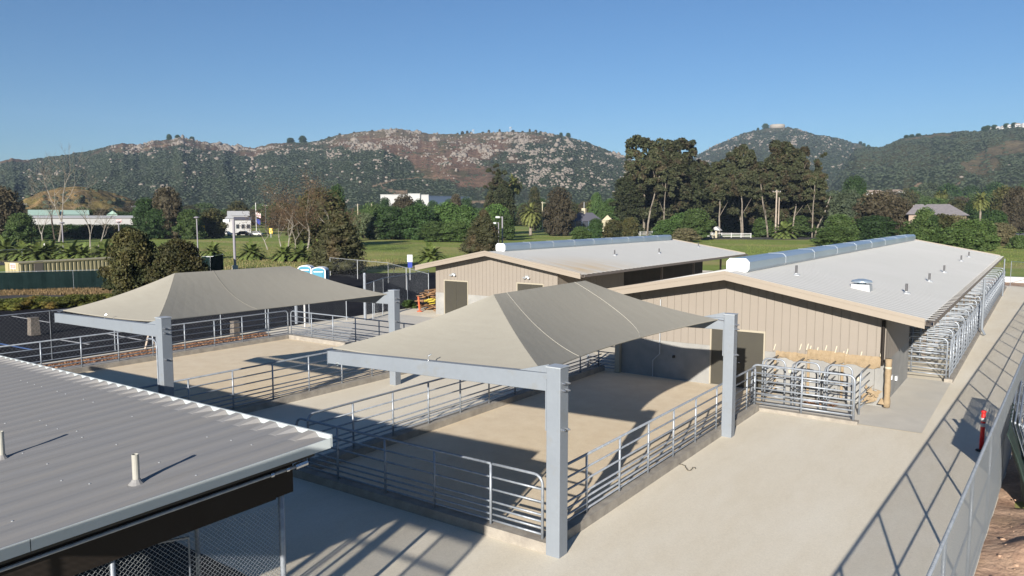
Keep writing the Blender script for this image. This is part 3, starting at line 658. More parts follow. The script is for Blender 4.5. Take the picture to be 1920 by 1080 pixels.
# brown header beams, wall plane .42 in from the eave
slab(.34,.44,.45,Lr-.3,-.74,-.205,M['brown'],'brown_header');slab(.31,.339,.75,Lr-.3,-.75,-.22,M['brown'],'brown_panel')
slab(.44,Wr-.3,.45,.55,-.55,-.205,M['brown'],'brown_header')
cd=MB().tube([rp(.27,.42,-.34),rp(.27,Lr,-.34)],.026,8).build('conduit',M['steel'],sh)
MB().tube([rp(.27,.25,-.33),rp(.27,.45,-.34)],.05,8).build('conduit_elbow',M['bolt'],cd)
for s in (.55,.8,4.6,5.1): MB().tube([rp(.27,s,-.34),rp(.27,s+.05,-.34)],.038,8).build('conduit_coupling',M['bolt'],cd)
def vpost(w,s,r=.038,top=-.5,name='post'):
    q=rp(w,s,top);return MB().tube([(q.x,q.y,-.03),q],r,8).build(name,M['steel'],sh,smooth=True)
for s in (.62,3.0,5.4,7.8): vpost(.40,s,.045 if s<1 else .036)
for w in (3.4,6.4,9.4): vpost(w,.62)
vpost(3.4,8.5)
def link_mesh(A,B,z0,z1,step,r,name,par,m='wire',z1b=None):
    """diagonal wires of a chain link panel between plan points A and B (real wires)"""
    A=Vector((A[0],A[1],0));B=Vector((B[0],B[1],0));d=(B-A);Ln=d.length;d.normalize();nn=Vector((-d.y,d.x,0))
    h=z1-z0;vs=[];fs=[]
    def wire(s0,za,s1,zb,off):
        a=A+d*s0+Vector((0,0,za))+nn*off;b=A+d*s1+Vector((0,0,zb))+nn*off
        dv=(b-a).normalized();x=nn*r;y=dv.cross(nn)*r;k=len(vs)
        for q in (a,b):
            vs.append(q+x);vs.append(q-x*.5+y*.87);vs.append(q-x*.5-y*.87)
        fs.extend([(k,k+1,k+4,k+3),(k+1,k+2,k+5,k+4),(k+2,k,k+3,k+5)])
    t=-h
    while t<Ln:
        s0=max(t,0);s1=min(t+h,Ln)
        if s1>s0:
            wire(s0,z0+(s0-t),s1,z0+(s1-t),r*1.2);wire(s0,z1-(s0-t),s1,z1-(s1-t),-r*1.2)
        t+=step
    return np_mesh(name,np.array([tuple(v-org(par)) for v in vs]),np.array(fs),M[m],parent=par)
a=rp(.40,.62);b=rp(.40,8.8);link_mesh((a.x,a.y),(b.x,b.y),0.05,2.45,.07,.0030,'chain_link',sh)
a=rp(1.4,1.6);b=rp(2.6,5.2);
MB().tube([(a.x,a.y,.05),(a.x,a.y,1.9),(b.x,b.y,1.9),(b.x,b.y,.05)],.025,6).build('gate_frame',M['steel'],sh)
nrm=EW.cross(ES)
for (uu,vv,h) in ((256,907,.42),(4,860,.46)):
    dd=Vector(ray(uu,vv));cc=Vector((0,0,H));q=cc+dd*((C+Vector((0,0,-hr))-cc).dot(nrm)/dd.dot(nrm));o=MB().lathe(q,[(.048,-.02),(.048,h),(.038,h),(.038,h-.06)],14).build('vent_pipe',M['pvc'],sh,smooth=False)
    MB().lathe((q.x,q.y,q.z),[(.11,0),(.07,.04),(.053,.07)],12).build('flashing',M['nearroof'],o)
flat('shed_floor',[(-9.3,8.3),(-9.9,-4),(-33,-4),(-33,8.9)],-.006,M['road'])
# added screen outside the frame, shaped to cast the light bars on the yard
sw=empty('added_shadow_screen',(-7.5,0,0),'brown panelled screen wall with chain link south of the shed','screen wall')
MB().prismY([(-8.75,4.02),(-5.95,4.02),(-5.95,5.8),(-6.8,5.8)],-.05,.02).build('panel',M['brown'],sw)
MB().box(-9.02,-8.9,-.06,.06,0,4.02).build('post',M['steel'],sw)
MB().box(-8.17,-7.92,-.06,.06,0,4.02).build('post',M['brown'],sw)
MB().tube([(-8.61,0,0),(-8.61,0,4.02)],.035,6).build('post',M['steel'],sw)
MB().tube([(-6.84,0,0),(-6.84,0,4.02)],.04,6).build('post',M['steel'],sw)
MB().tube([(-5.99,0,0),(-5.99,0,4.05)],.04,6).build('post',M['steel'],sw)
MB().tube([(-9.0,0,3.6),(-5.95,0,3.6)],.035,6).build('rail',M['steel'],sw)
link_mesh((-9,0),(-6.84,0),2.2,4.02,.09,.004,'chain_link',sw);link_mesh((-6.84,0),(-5.99,0),2.2,4.02,.055,.006,'chain_link',sw)
# ---------------------------------------------------------------- right chain link fence
cf=empty('chain_link_fence',(fenceX(12),12,0),'tall galvanised chain link fence running along the right side','fence')
y0,y1=3.,86.
MB().tube([(fenceX(y),y,2.25) for y in (y0,30,60,y1)],.03,8).build('top_rail',M['steel'],cf,smooth=True)
MB().tube([(fenceX(y0),y0,1.27),(fenceX(y1),y1,1.27)],.02,6).build('mid_rail',M['steel'],cf)
MB().tube([(fenceX(y0),y0,.06),(fenceX(y1),y1,.06)],.012,6).build('bottom_wire',M['steel'],cf)
for k in range(25):
    y=5.2+3.38*k
    if y<y1: MB().tube([(fenceX(y),y,-.05),(fenceX(y),y,2.27)],.03,8).build('post',M['steel'],cf,smooth=True)
link_mesh((fenceX(y0)+.03,y0),(fenceX(34)+.03,34),0.03,2.27,.070,.0019,'chain_link',cf)
link_mesh((fenceX(34)+.03,34),(fenceX(y1)+.03,y1),.03,2.27,.11,.0024,'chain_link',cf)
tb=MB();rr=random.Random(2)
for k in range(330):
    y=6+k*.07;x=fenceX(y);tb.tube([(x-.03,y,2.24),(x+.0,y,2.29),(x+.03,y+.03,2.24)],.004,3,cap=False)
tb.build('wire_ties',M['wire'],cf)
# stacked spare panels and tarp outside the fence
def leaning(label,y0,y1,xb,lean,cnt=1,h=1.9):
    t=empty('fence_panel',(xb,y0,0),label,'fence panel','spare fence panels leaning outside the fence')
    a=(xb+lean,y0,.05);b=(xb,y0,h);c=(xb,y1,h);d=(xb+lean,y1,.05)
    MB().tube([a,b,c,d,a],.022,6).build('frame',M['steel'],t)
    m=6
    for k in range(1,m):
        f=k/m;MB().tube([(a[0]+(b[0]-a[0])*f,y0,.05+(h-.05)*f),(a[0]+(b[0]-a[0])*f,y1,.05+(h-.05)*f)],.012,5).build('bar',M['steel'],t)
    for k in range(1,4):
        yy=y0+(y1-y0)*k/4;MB().tube([(a[0],yy,.05),(b[0],yy,h)],.015,5).build('upright',M['steel'],t)
    return t
for k in range(7):
    fx=fenceX(23)
    leaning(['outermost bare spare fence panel leaning beside the red soil','second spare fence panel from the soil in the leaning stack','third spare fence panel from the soil in the leaning stack','fourth spare fence panel from the soil in the leaning stack','fifth spare fence panel from the soil in the leaning stack','sixth spare fence panel, half hidden in the leaning stack','innermost spare fence panel touching the chain link fence'][6-k],22.0-.25*k,27.5-.1*k,fx+.12+.09*k,.5+.03*k,h=1.75+.03*k)
vs=[];n=16;m=12
for i in range(n+1):
    for j in range(m+1):
        y=20.3+3.6*i/n;f=j/m;z=1.78*(1-f)+.03;x=fenceX(21)+.16+.55*f+.09*math.sin(i*1.5+f*2)*f+.04*math.sin(i*3.1+f*5);vs.append((x,y+.1*math.sin(f*4+i),z))
tp=MB().add(vs,[(i*(m+1)+j,(i+1)*(m+1)+j,(i+1)*(m+1)+j+1,i*(m+1)+j+1) for i in range(n) for j in range(m)]).build('green_tarp',M['tarp'],smooth=True)
tag(tp,'dark green windscreen cloth draped over the leaning panels','tarp');s=tp.modifiers.new('t','SOLIDIFY');s.thickness=.01
# red delineator
dl=empty('delineator_post',(-1.2,25.3,0),'red delineator post with two white bands by the right fence','traffic post')
MB().lathe((-1.2,25.3,0),[(.15,0),(.15,.025),(.07,.04)],16).build('base',M['rubber'],dl)
MB().lathe((-1.2,25.3,.05),[(.062,0),(.058,1.02),(.05,1.05),(.05,1.07),(.07,1.09),(.07,1.13),(.02,1.15)],14).build('tube',M['red'],dl,smooth=True)
for z in (.72,.88): MB().lathe((-1.2,25.3,z),[(.064,0),(.064,.1)],14).build('reflective_band',M['white'],dl,smooth=True)
rp_=[];rr=random.Random(3)
for k in range(26):
    a=k*.5;u=1268+38*(k/25)+rr.uniform(-2,2);v=862+18*min(1,k/12)+3*math.sin(a);q=G(u,v);rp_.append((q[0],q[1],.012))
tag(MB().tube(rp_,.012,5).build('rope',M['rope']),'short dark rope lying on the sand beside the right pen curb','rope')
# orange tube and lumber pile at the far barn
q=G(787,584);o=empty('delineator_post',q,'slim orange marker post leaning by the lumber pile','traffic post')
MB().tube([q,(q[0]-.12,q[1],1.05)],.06,10).build('tube',M['orange'],o);MB().lathe(q,[(.2,0),(.2,.05)],12).build('base',M['orange'],o)
lp=empty('lumber_pile',(-35.6,41.2,0),'untidy pile of timber boards beside the far barn corner','lumber')
rr=random.Random(9);lb=MB()
for k in range(84):
    z=.06+.017*k;c=Vector((-35.75+rr.uniform(-1.1,.9)*(1-k/130),41.0+rr.uniform(-.5,.9),z));an=rr.choice((0,.2,1.4,1.7))+rr.uniform(-.2,.2);l=rr.uniform(.35,.8);d=Vector((math.cos(an)*l,math.sin(an)*l,rr.uniform(-.1,.18)))
    lb.beam(c-d,c+d,rr.choice((.1,.2,.25)),.045)
lb.build('boards',M['lumber'],lp)
yb=MB()
for k in range(10):
    c=Vector((-35.4+rr.uniform(-.3,.3),40.3+rr.uniform(-.2,.3),.7+rr.uniform(-.15,.2)));yb.beam(c-Vector((.28,.05,.05)),c+Vector((.28,-.05,.06)),.2,.05)
yb.build('yellow_straps',M['yellow'],lp)
pl=empty('pallet_stack',(-35.1,42.3,0),'stack of light timber pallets behind the lumber pile','pallet')
for k in range(5):
    m_=MB()
    for j in range(5): m_.box(-35.9,-34.7,42.0+j*.25,42.16+j*.25,.9+.14*k+.1-.9*(0),.92+.14*k+.1)
    for j in range(3): m_.box(-35.9+.5*j,-35.8+.5*j,42.0,43.2,.9+.14*k,.9+.14*k+.099)
    m_.build('pallet',M['lumber'],pl)
MB().box(-35.9,-34.7,42.0,43.2,0,.88).build('timber_block',M['lumber'],pl)
# ---------------------------------------------------------------- back left chain link fences
def clf(label,pts,h,step,posts=3.,m='steel',cloth=None,gr='chain link fences at the back left',rad=.028):
    t=empty('chain_link_fence',(*pts[0],0),label,'fence',gr)
    MB().tube([(x,y,h) for x,y in pts],rad*.8,6).build('top_rail',M[m],t)
    for (a,b) in zip(pts[:-1],pts[1:]):
        Ln=math.dist(a,b);k=max(1,round(Ln/posts))
        for i in range(k+1):
            f=i/k;x=a[0]+(b[0]-a[0])*f;y=a[1]+(b[1]-a[1])*f
            MB().tube([(x,y,-.05),(x,y,h+.03)],rad,6).build('post',M[m],t)
        if step: link_mesh(a,b,.04,h,step*1.3,.0016,'chain_link',t,'wire' if m=='steel' else m)
        if cloth:
            n=24;vs=[];d=Vector((b[0]-a[0],b[1]-a[1],0)).normalized();nn=Vector((-d.y,d.x,0))*-.04
            for i in range(n+1):
                f=i/n;w=.03*math.sin(i*2.3)
                for z in (.12,h-.06): vs.append((a[0]+(b[0]-a[0])*f+nn.x*(1+w*20),a[1]+(b[1]-a[1])*f+nn.y*(1+w*20),z))
            MB().add(vs,[(2*i,2*i+2,2*i+3,2*i+1) for i in range(n)]).build('windscreen',M[cloth],t)
    return t
clf('chain link fence between parking lot and mulch bed',[(-38.0,3),(-38.2,16.4),(-37.6,28)],2.3,.14)
clf('chain link fence behind the patio slab',[(-37.6,28.2),(-37.0,33.8)],2.2,.14,posts=2.6)
clf('chain link fence with gate between court and left barn',[(-36.0,34.4),(-38.6,38.8),(-40.9,46.3)],2.3,.14,posts=3.4)
clf('low chain link panel with dark weeds behind it near the lumber pile',[(-35.7,34.9),(-37.8,38.8)],1.1,.14,posts=2.2)
clf('far chain link fence closing the black court',[(-41.2,46.6),(-54,55),(-66,58)],2.0,.25,posts=7,m='lead')
clf('dark brown fence at the far edge of the court',[(-60,62),(-50,66),(-43,64)],1.5,.25,posts=3.0,m='brown')
clf('green windscreen fence in front of the beige container',[G(-60,549)[:2],G(0,546)[:2],G(205,540)[:2],G(260,537)[:2]],1.72,None,posts=3.2,cloth='greencloth')
clf('small green windscreen fence behind the dark round shrubs',[G(360,512)[:2],G(395,513)[:2],G(419,507)[:2]],2.0,None,posts=4,cloth='greencloth')
clf('thin wire fence beside the concrete edged yard at far left',[G(-30,492)[:2],G(110,486)[:2]],1.7,.3,posts=4)
clf('chain link fence at the far end of the stall row',[(-2.6,86.5),(-.9,84.0),(1.2,87.0),(6,89)],2.4,.16,posts=2.6,gr='fences beyond the right barn')

gp=empty('gate_post',(-35.9,34.4,0),'tall round galvanised gate post behind the far column','post','gate posts by the patio')
MB().tube([(-35.9,34.4,0),(-35.9,34.4,3.0)],.09,10).build('tube',M['steel'],gp);MB().lathe((-35.9,34.4,3.0),[(.1,0),(.08,.05),(.02,.09)],10).build('cap',M['steel'],gp)
for (u,v,r,h,lb,m) in ((556,607,.10,2.6,'thick galvanised post standing in the patio shade','steel'),(572,615,.055,2.7,'slim white post beside the thick galvanised post','white')):
    q=G(u,v);o=empty('gate_post',q,lb,'post','gate posts by the patio');MB().tube([q,(q[0],q[1],h)],r,10).build('tube',M[m],o);MB().lathe((q[0],q[1],h),[(r*1.1,0),(r*.8,.04)],10).build('cap',M[m],o)
# white flat curb wall at far end
tag(MB().box(-3.4,22,91.5,92.3,-.05,.55).build('low_wall',M['white']),'long low white wall at the end of the yard','wall')
# A-frame board and pedestals
for (u,v,w,h,lb) in ((64,628,.5,.95,'speckled brown concrete pedestal standing in the parking lot'),(441,632,.4,.85,'pale stone pedestal beside the mulch bed')):
    q=G(u,v);o=empty('pedestal',q,lb,'pedestal','pedestals behind the chain link fence')
    MB().hexa([(q[0]-w/2,q[1]-w/2,0),(q[0]+w/2,q[1]-w/2,0),(q[0]+w/2,q[1]+w/2,0),(q[0]-w/2,q[1]+w/2,0)],[(q[0]-w*.42,q[1]-w*.42,h),(q[0]+w*.42,q[1]-w*.42,h),(q[0]+w*.42,q[1]+w*.42,h),(q[0]-w*.42,q[1]+w*.42,h)]).build('block',M['pedestal'],o)
    MB().box(q[0]-w*.46,q[0]+w*.46,q[1]-w*.46,q[1]+w*.46,h+.001,h+.06).build('cap',M['pedestal'],o)
q=G(272,655);o=empty('wooden_stake',q,'slanted pair of timber stakes on the mulch bed','stake');MB().beam(q,(q[0]-.1,q[1]+.35,.95),.1,.04).build('board',M['wood'],o);MB().beam((q[0],q[1]+.55,0),(q[0]-.1,q[1]+.35,.95),.1,.04).build('board',M['wood'],o)
# ---------------------------------------------------------------- container
q=Vector(G(35,493,2.15));q2=Vector(G(205,484,2.15));d=(q2-q);d.z=0;d.normalize();nn=Vector((-d.y,d.x,0))
ct=empty('shipping_container',(q.x,q.y,0),'long beige corrugated shipping container behind the green windscreen','container')
Ln=14.5
def cp(s,t,z): return (q.x+d.x*s+nn.x*t,q.y+d.y*s+nn.y*t,z)
bd=MB();bd.hexa([cp(.0,.06,0),cp(Ln,.06,0),cp(Ln,2.4,0),cp(0,2.4,0)],[cp(0,.06,2.04),cp(Ln,.06,2.04),cp(Ln,2.4,2.04),cp(0,2.4,2.04)])
bd.build('body',M['beige'],ct)
cr=MB();k=int(Ln/.44)
for i in range(k):
    s=.15+i*.44
    if 1.2<s<2.3: continue
    cr.hexa([cp(s,.0,.12),cp(s+.2,.0,.12),cp(s+.26,.058,.12),cp(s-.06,.058,.12)],[cp(s,.0,2.0),cp(s+.2,.0,2.0),cp(s+.26,.058,2.0),cp(s-.06,.058,2.0)])
cr.build('ribbed_side',M['beige'],ct)
MB().hexa([cp(1.45,-.02,.05),cp(2.3,-.02,.05),cp(2.3,.05,.05),cp(1.45,.05,.05)],[cp(1.45,-.02,2.2),cp(2.3,-.02,2.2),cp(2.3,.05,2.2),cp(1.45,.05,1.8)]).build('side_door',M['gutter'],ct)
MB().hexa([cp(-.02,-.03,2.041),cp(Ln+.02,-.03,2.041),cp(Ln+.02,2.44,2.041),cp(-.02,2.44,2.041)],[cp(-.02,-.03,2.15),cp(Ln+.02,-.03,2.15),cp(Ln+.02,2.44,2.15),cp(-.02,2.44,2.15)]).build('roof',M['beige'],ct)
MB().hexa([cp(-.03,.5,1.5),cp(-.005,.5,1.5),cp(-.005,1.5,1.5),cp(-.03,1.5,1.5)],[cp(-.03,.5,2.1),cp(-.005,.5,2.1),cp(-.005,1.5,2.1),cp(-.03,1.5,2.1)]).build('door_sign',M['white'],ct)
for z in (1.68,1.82): MB().hexa([cp(-.04,.6,z),cp(-.031,.6,z),cp(-.031,1.4,z),cp(-.04,1.4,z)],[cp(-.04,.6,z+.05),cp(-.031,.6,z+.05),cp(-.031,1.4,z+.05),cp(-.04,1.4,z+.05)]).build('sign_band',M['red'],ct)
for t in (.7,1.2,1.75): MB().tube([cp(-.035,t,.2),cp(-.035,t,2.0)],.02,6).build('lock_rod',M['beige'],ct)
# ---------------------------------------------------------------- portable toilets
def potty(u,vt,label):
    q=G(u,vt,2.3);c=Vector((q[0],q[1],0));d=Vector((.82,.57,0));nn=Vector((-d.y,d.x,0))
    t=empty('portable_toilet',c,label,'portable toilet','two teal portable toilets')
    w=.58
    def P(a,b,z): return tuple(c+d*a+nn*b+Vector((0,0,z)))
    MB().hexa([P(-w,-w,.0),P(w,-w,.0),P(w,w,.0),P(-w,w,.0)],[P(-w,-w,2.0),P(w,-w,2.0),P(w,w,2.0),P(-w,w,2.0)]).build('cabin',M['teal'],t)
    # arched roof
    m=8;vs=[];
    for b in (-w-.03,w+.03):
        for i in range(m+1):
            a=math.pi*i/m;vs.append(P(-math.cos(a)*(w+.04),b,2.0+math.sin(a)*.3))
    MB().add(vs,[tuple(range(m+1)),tuple(reversed(range(m+1,2*m+2)))]+[(i+1,i,m+1+i,m+2+i) for i in range(m)]).build('roof',M['whiteplastic'],t)
    for b0,b1 in ((-w-.05,-w-.031),(w+.031,w+.05)):
        vs=[P(-math.cos(math.pi*i/m)*(w-.04),b,2.0+math.sin(math.pi*i/m)*.24) for b in (b0,b1) for i in range(m+1)]
        MB().add(vs,[tuple(range(m+1)),tuple(reversed(range(m+1,2*m+2)))]+[(i+1,i,m+1+i,m+2+i) for i in range(m)]).build('arch_panel',M['teal'],t)
    for a in (-w,w):
        for b in (-w,w): MB().hexa([P(a-.04,b-.04,0),P(a+.04,b-.04,0),P(a+.04,b+.04,0),P(a-.04,b+.04,0)],[P(a-.04,b-.04,1.99),P(a+.04,b-.04,1.99),P(a+.04,b+.04,1.99),P(a-.04,b+.04,1.99)]).build('corner_trim',M['whiteplastic'],t)
    MB().hexa([P(-.38,-w-.03,.15),P(.38,-w-.03,.15),P(.38,-w-.001,.15),P(-.38,-w-.001,.15)],[P(-.38,-w-.03,1.85),P(.38,-w-.03,1.85),P(.38,-w-.001,1.85),P(-.38,-w-.001,1.85)]).build('door',M['teal'],t)
    MB().hexa([P(-.41,-w-.035,1.86),P(.41,-w-.035,1.86),P(.41,-w-.001,1.86),P(-.41,-w-.001,1.86)],[P(-.41,-w-.035,1.93),P(.41,-w-.035,1.93),P(.41,-w-.001,1.93),P(-.41,-w-.001,1.93)]).build('door_header',M['whiteplastic'],t)
    return t
potty(600,500,'nearer teal portable toilet with white arched roof, on the right');potty(574,497,'farther teal portable toilet with white arched roof, on the left')
# ---------------------------------------------------------------- poles and lamps
def lamp(u,vb,vt,label,r=.09,head='disc',grp='parking lot lamp posts',D=None):
    if D is None: q=G(u,vb);D=math.hypot(q[0],q[1])
    else: x,y=AZ(u,D);q=(x,y,0)
    h=H+ELEV(u,vt)*D
    t=empty('lamp_post',q,label,'lamp post',grp)
    MB().lathe(q,[(r*2.4,0),(r*2.4,.5),(r,.52)],10).build('base',M['concrete'],t)
    MB().tube([q,(q[0],q[1],h)],r,8).build('pole',M['lampgrey'],t)
    if head=='disc': MB().lathe((q[0],q[1],h),[(.1,0),(.42,.12),(.42,.2),(.15,.32)],12).build('lamp_head',M['lampgrey'],t)
    else:
        rx,ry=r3[0],r3[1]
        o=MB().beam((q[0],q[1],h-.1),(q[0]-rx*.7,q[1]-ry*.7,h-.1),.08,.08).build('arm',M['lampgrey'],t)
        MB().beam((q[0]-rx*.5,q[1]-ry*.5,h-.12),(q[0]-rx*1.25,q[1]-ry*1.25,h-.12),.35,.3).build('lamp_head',M['lead'],t)
    return t
lamp(441,505,412,'thick lamp post right of the dark round shrubs',.16,'none2')
lamp(372,490,410,'thinner lamp post just left of the thick one',.09)
lamp(120,484,420,'lamp post behind the beige container',.10)
lamp(225,470,418,'lamp post rising behind the dark round shrub tree',.10)
lamp(942,472,406,'double head lamp post behind the left barn vent, taller one',.13,'arm')
lamp(935,470,417,'shorter lamp post with square head just left of the taller one',.09,'arm')
def pole(u,D,vt,label,r=.16,m='wood',arm=True,vb=None):
    if vb: q=G(u,vb);D=math.hypot(q[0],q[1])
    x,y=AZ(u,D);h=H+ELEV(u,vt)*D
    t=empty('utility_pole',(x,y,0),label,'utility pole','wooden utility poles')
    MB().tube([(x,y,0),(x,y,h)],r,8,r1=r*.7).build('pole',M[m],t)
    if arm:
        a=MB().beam((x-r3[0]*1.2,y-r3[1]*1.2,h-.6),(x+r3[0]*1.2,y+r3[1]*1.2,h-.6),.12,.14).build('cross_arm',M[m],t)
        for s in (-1.1,-.4,.4,1.1): MB().tube([(x+r3[0]*s,y+r3[1]*s,h-.53),(x+r3[0]*s,y+r3[1]*s,h-.25)],.06,6).build('insulator',M['lead'],a)
    return (x,y,h)
pA=pole(1455,0,356,'taller pale pole of the pair in front of the eucalyptus',.28,'wood',vb=446)
pole(1460,0,370,'second thinner pole of the pair in front of the eucalyptus',.2,'wood',False,vb=446)
pB=pole(1543,0,376,'brown utility pole beside the blue bin and white fence',.22,'woodbrown',False,vb=441)
pole(1017,330,378,'pale utility pole with crossarm behind the round palm',.25,'cream')
pole(1095,270,379,'slim metal pole in front of the dark roofed house',.12,'lead',False)
pole(697,300,382,'utility pole behind the pale willow bushes',.25,'wood',False)
pole(671,310,382,'short pale pole left of the willow bushes',.22,'cream',False)
pC=pole(45,330,380,'dark utility pole at the far left hillside foot',.2,'darkpipe')
pD=pole(253,330,385,'dark utility pole right of the long white building',.2,'darkpipe')
pE=pole(498,330,383,'utility pole among the reddish bare trees',.2,'darkpipe')
def wire(a,b,label,sag=1.2,r=.035):
    pts=[]
    for i in range(13):
        f=i/12;pts.append((a[0]+(b[0]-a[0])*f,a[1]+(b[1]-a[1])*f,a[2]-.4+(b[2]-a[2])*f-4*sag*f*(1-f)))
    tag(MB().tube(pts,r,4).build('power_line',M['darkpipe']),label,'power line','power lines')
wire(pC,pD,'power line strung past the golden knoll at far left');wire(pD,pE,'power line strung from behind the shrub trees to the bare trees')
wire(pA,pB,'power line between the pale pole pair and the brown pole')
# flag pole
q=AZ(480,262);fp=empty('flag_pole',(*q,0),'white flag pole with two flags and a floodlight in front of the white house','flag pole')
MB().tube([(*q,0),(*q,H+ELEV(480,380)*262)],.14,8).build('pole',M['white'],fp)
hz=H+ELEV(480,398)*262
MB().add([(q[0]+.1,q[1],hz),(q[0]+r3[0]*1.6,q[1]+r3[1]*1.6,hz-.5),(q[0]+r3[0]*1.5,q[1]+r3[1]*1.5,hz-1.9),(q[0]+.1,q[1],hz-1.5)],[(0,1,2,3)]).build('flag',M['redflag'],fp)
MB().add([(q[0]+.1,q[1],hz-2),(q[0]+r3[0]*1.4,q[1]+r3[1]*1.4,hz-2.5),(q[0]+r3[0]*1.3,q[1]+r3[1]*1.3,hz-4.2),(q[0]+.1,q[1],hz-3.4)],[(0,1,2,3)]).build('flag',M['blue'],fp)
# signs near the court
q=G(655+10,0+540);
def sign(u,v,h,w,hh,label,m,cat='sign',D=None,pm='lead',grp=None):
    q=G(u,v) if D is None else (*AZ(u,D),0)
    t=empty('road_sign',q,label,cat,grp)
    MB().tube([q,(q[0],q[1],h+hh)],.035 if D is None else .08,6).build('post',M[pm],t)
    a=Vector((r3[0]*w/2,r3[1]*w/2,0));o=Vector((f3[0],f3[1],0))*-.05;c=Vector((q[0],q[1],0))+o
    MB().hexa([c-a+Vector((0,0,h)),c+a+Vector((0,0,h)),c+a-o*.6+Vector((0,0,h)),c-a-o*.6+Vector((0,0,h))],[c-a+Vector((0,0,h+hh)),c+a+Vector((0,0,h+hh)),c+a-o*.6+Vector((0,0,h+hh)),c-a-o*.6+Vector((0,0,h+hh))]).build('face',M[m],t)
    return t,c
sign(380,470,2.2,1.0,1.6,'yellow road sign among the trees left of the white house','yel',D=235)
sign(507,470,1.2,1.0,1.6,'yellow warning sign behind the reddish bare tree','yel',D=240)
sign(83,487,1.9,.5,.6,'small white sign on a thin post behind the container','white')
sign(395,510,1.6,.9,.3,'small grey sign board on the green windscreen fence','lead')
t,c=sign(769,525,1.9,.55,.75,'blue and white sign on a post beside the left barn roof','ventend')
a=Vector((r3[0],r3[1],0));MB().hexa([c-a*.22+Vector((0,0,1.3)),c+a*.22+Vector((0,0,1.3)),c+a*.22+Vector((.02,.02,1.3)),c-a*.22+Vector((.02,.02,1.3))],[c-a*.22+Vector((0,0,1.88)),c+a*.22+Vector((0,0,1.88)),c+a*.22+Vector((.02,.02,1.88)),c-a*.22+Vector((.02,.02,1.88))]).build('lower_plate',M['blue'],t)
# ---------------------------------------------------------------- trees: mesh library
def leaves(rng,C,size,up=.25):
    n=len(C);a=rng.normal(size=(n,3));a/=np.linalg.norm(a,axis=1)[:,None]
    b=rng.normal(size=(n,3));b[:,2]+=up;b-=a*(a*b).sum(1)[:,None];b/=np.linalg.norm(b,axis=1)[:,None]
    s=size*rng.uniform(.55,1.3,(n,1));a=a*s;b=b*s*.62
    V=np.stack([C-a,C-b*.9+a*.1,C+a,C+b],1).reshape(-1,3)
    return V,np.arange(4*n).reshape(n,4)
def crown_mesh(name,m,seed,clumps,nleaf,size,core=.62,dens_shell=.75,zs=.82):
    rg=np.random.default_rng(seed);Vs=[];Fs=[];off=0;vv=[]
    cl=np.array(clumps);vol=cl[:,3]**2;cnt=np.maximum(8,(nleaf*vol/vol.sum()).astype(int))
    P=[];tone=[]
    for (x,y,z,r),n in zip(cl,cnt):
        d=rg.normal(size=(n,3));d/=np.linalg.norm(d,axis=1)[:,None];d[:,2]=np.where(d[:,2]<-.5,-d[:,2],d[:,2])
        rad=r*(dens_shell+(1.12-dens_shell)*rg.random((n,1))**.7)
        P.append(np.array([x,y,z])+d*rad*np.array([1,1,zs]));tone.append(np.full(n,rg.random()))
    P=np.concatenate(P);tone=np.concatenate(tone)
    V,Fq=leaves(rg,P,size);var=np.clip(tone*.6+rg.random(len(P))*.4,0,1)
    # dark inner cores as triangles stored as degenerate quads
    ico=np.array([(0,0,1),(.894,0,.447),(.276,.851,.447),(-.724,.526,.447),(-.724,-.526,.447),(.276,-.851,.447),(.724,.526,-.447),(-.276,.851,-.447),(-.894,0,-.447),(-.276,-.851,-.447),(.724,-.526,-.447),(0,0,-1)])
    fc=[(0,1,2),(0,2,3),(0,3,4),(0,4,5),(0,5,1),(1,6,2),(2,7,3),(3,8,4),(4,9,5),(5,10,1),(6,7,2),(7,8,3),(8,9,4),(9,10,5),(10,6,1),(11,7,6),(11,8,7),(11,9,8),(11,10,9),(11,6,10)]
    me=bpy.data.meshes.new(name)
    verts=V;nf=len(Fq)
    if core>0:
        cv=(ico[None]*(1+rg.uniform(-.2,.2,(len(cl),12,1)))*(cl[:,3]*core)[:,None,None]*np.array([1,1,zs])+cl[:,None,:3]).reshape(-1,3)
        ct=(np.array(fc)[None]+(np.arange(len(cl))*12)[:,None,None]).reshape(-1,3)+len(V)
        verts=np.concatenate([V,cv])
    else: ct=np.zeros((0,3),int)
    me.vertices.add(len(verts));me.vertices.foreach_set('co',verts.astype(np.float32).ravel())
    li=np.concatenate([Fq.ravel(),ct.ravel()]).astype(np.int32);me.loops.add(len(li));me.loops.foreach_set('vertex_index',li)
    ls=np.concatenate([np.arange(0,nf*4,4),nf*4+np.arange(0,len(ct)*3,3)]).astype(np.int32)
    me.polygons.add(len(ls));me.polygons.foreach_set('loop_start',ls);me.update(calc_edges=True)
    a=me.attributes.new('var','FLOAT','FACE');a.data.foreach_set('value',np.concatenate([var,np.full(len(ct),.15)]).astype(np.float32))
    me.materials.append(m);return me
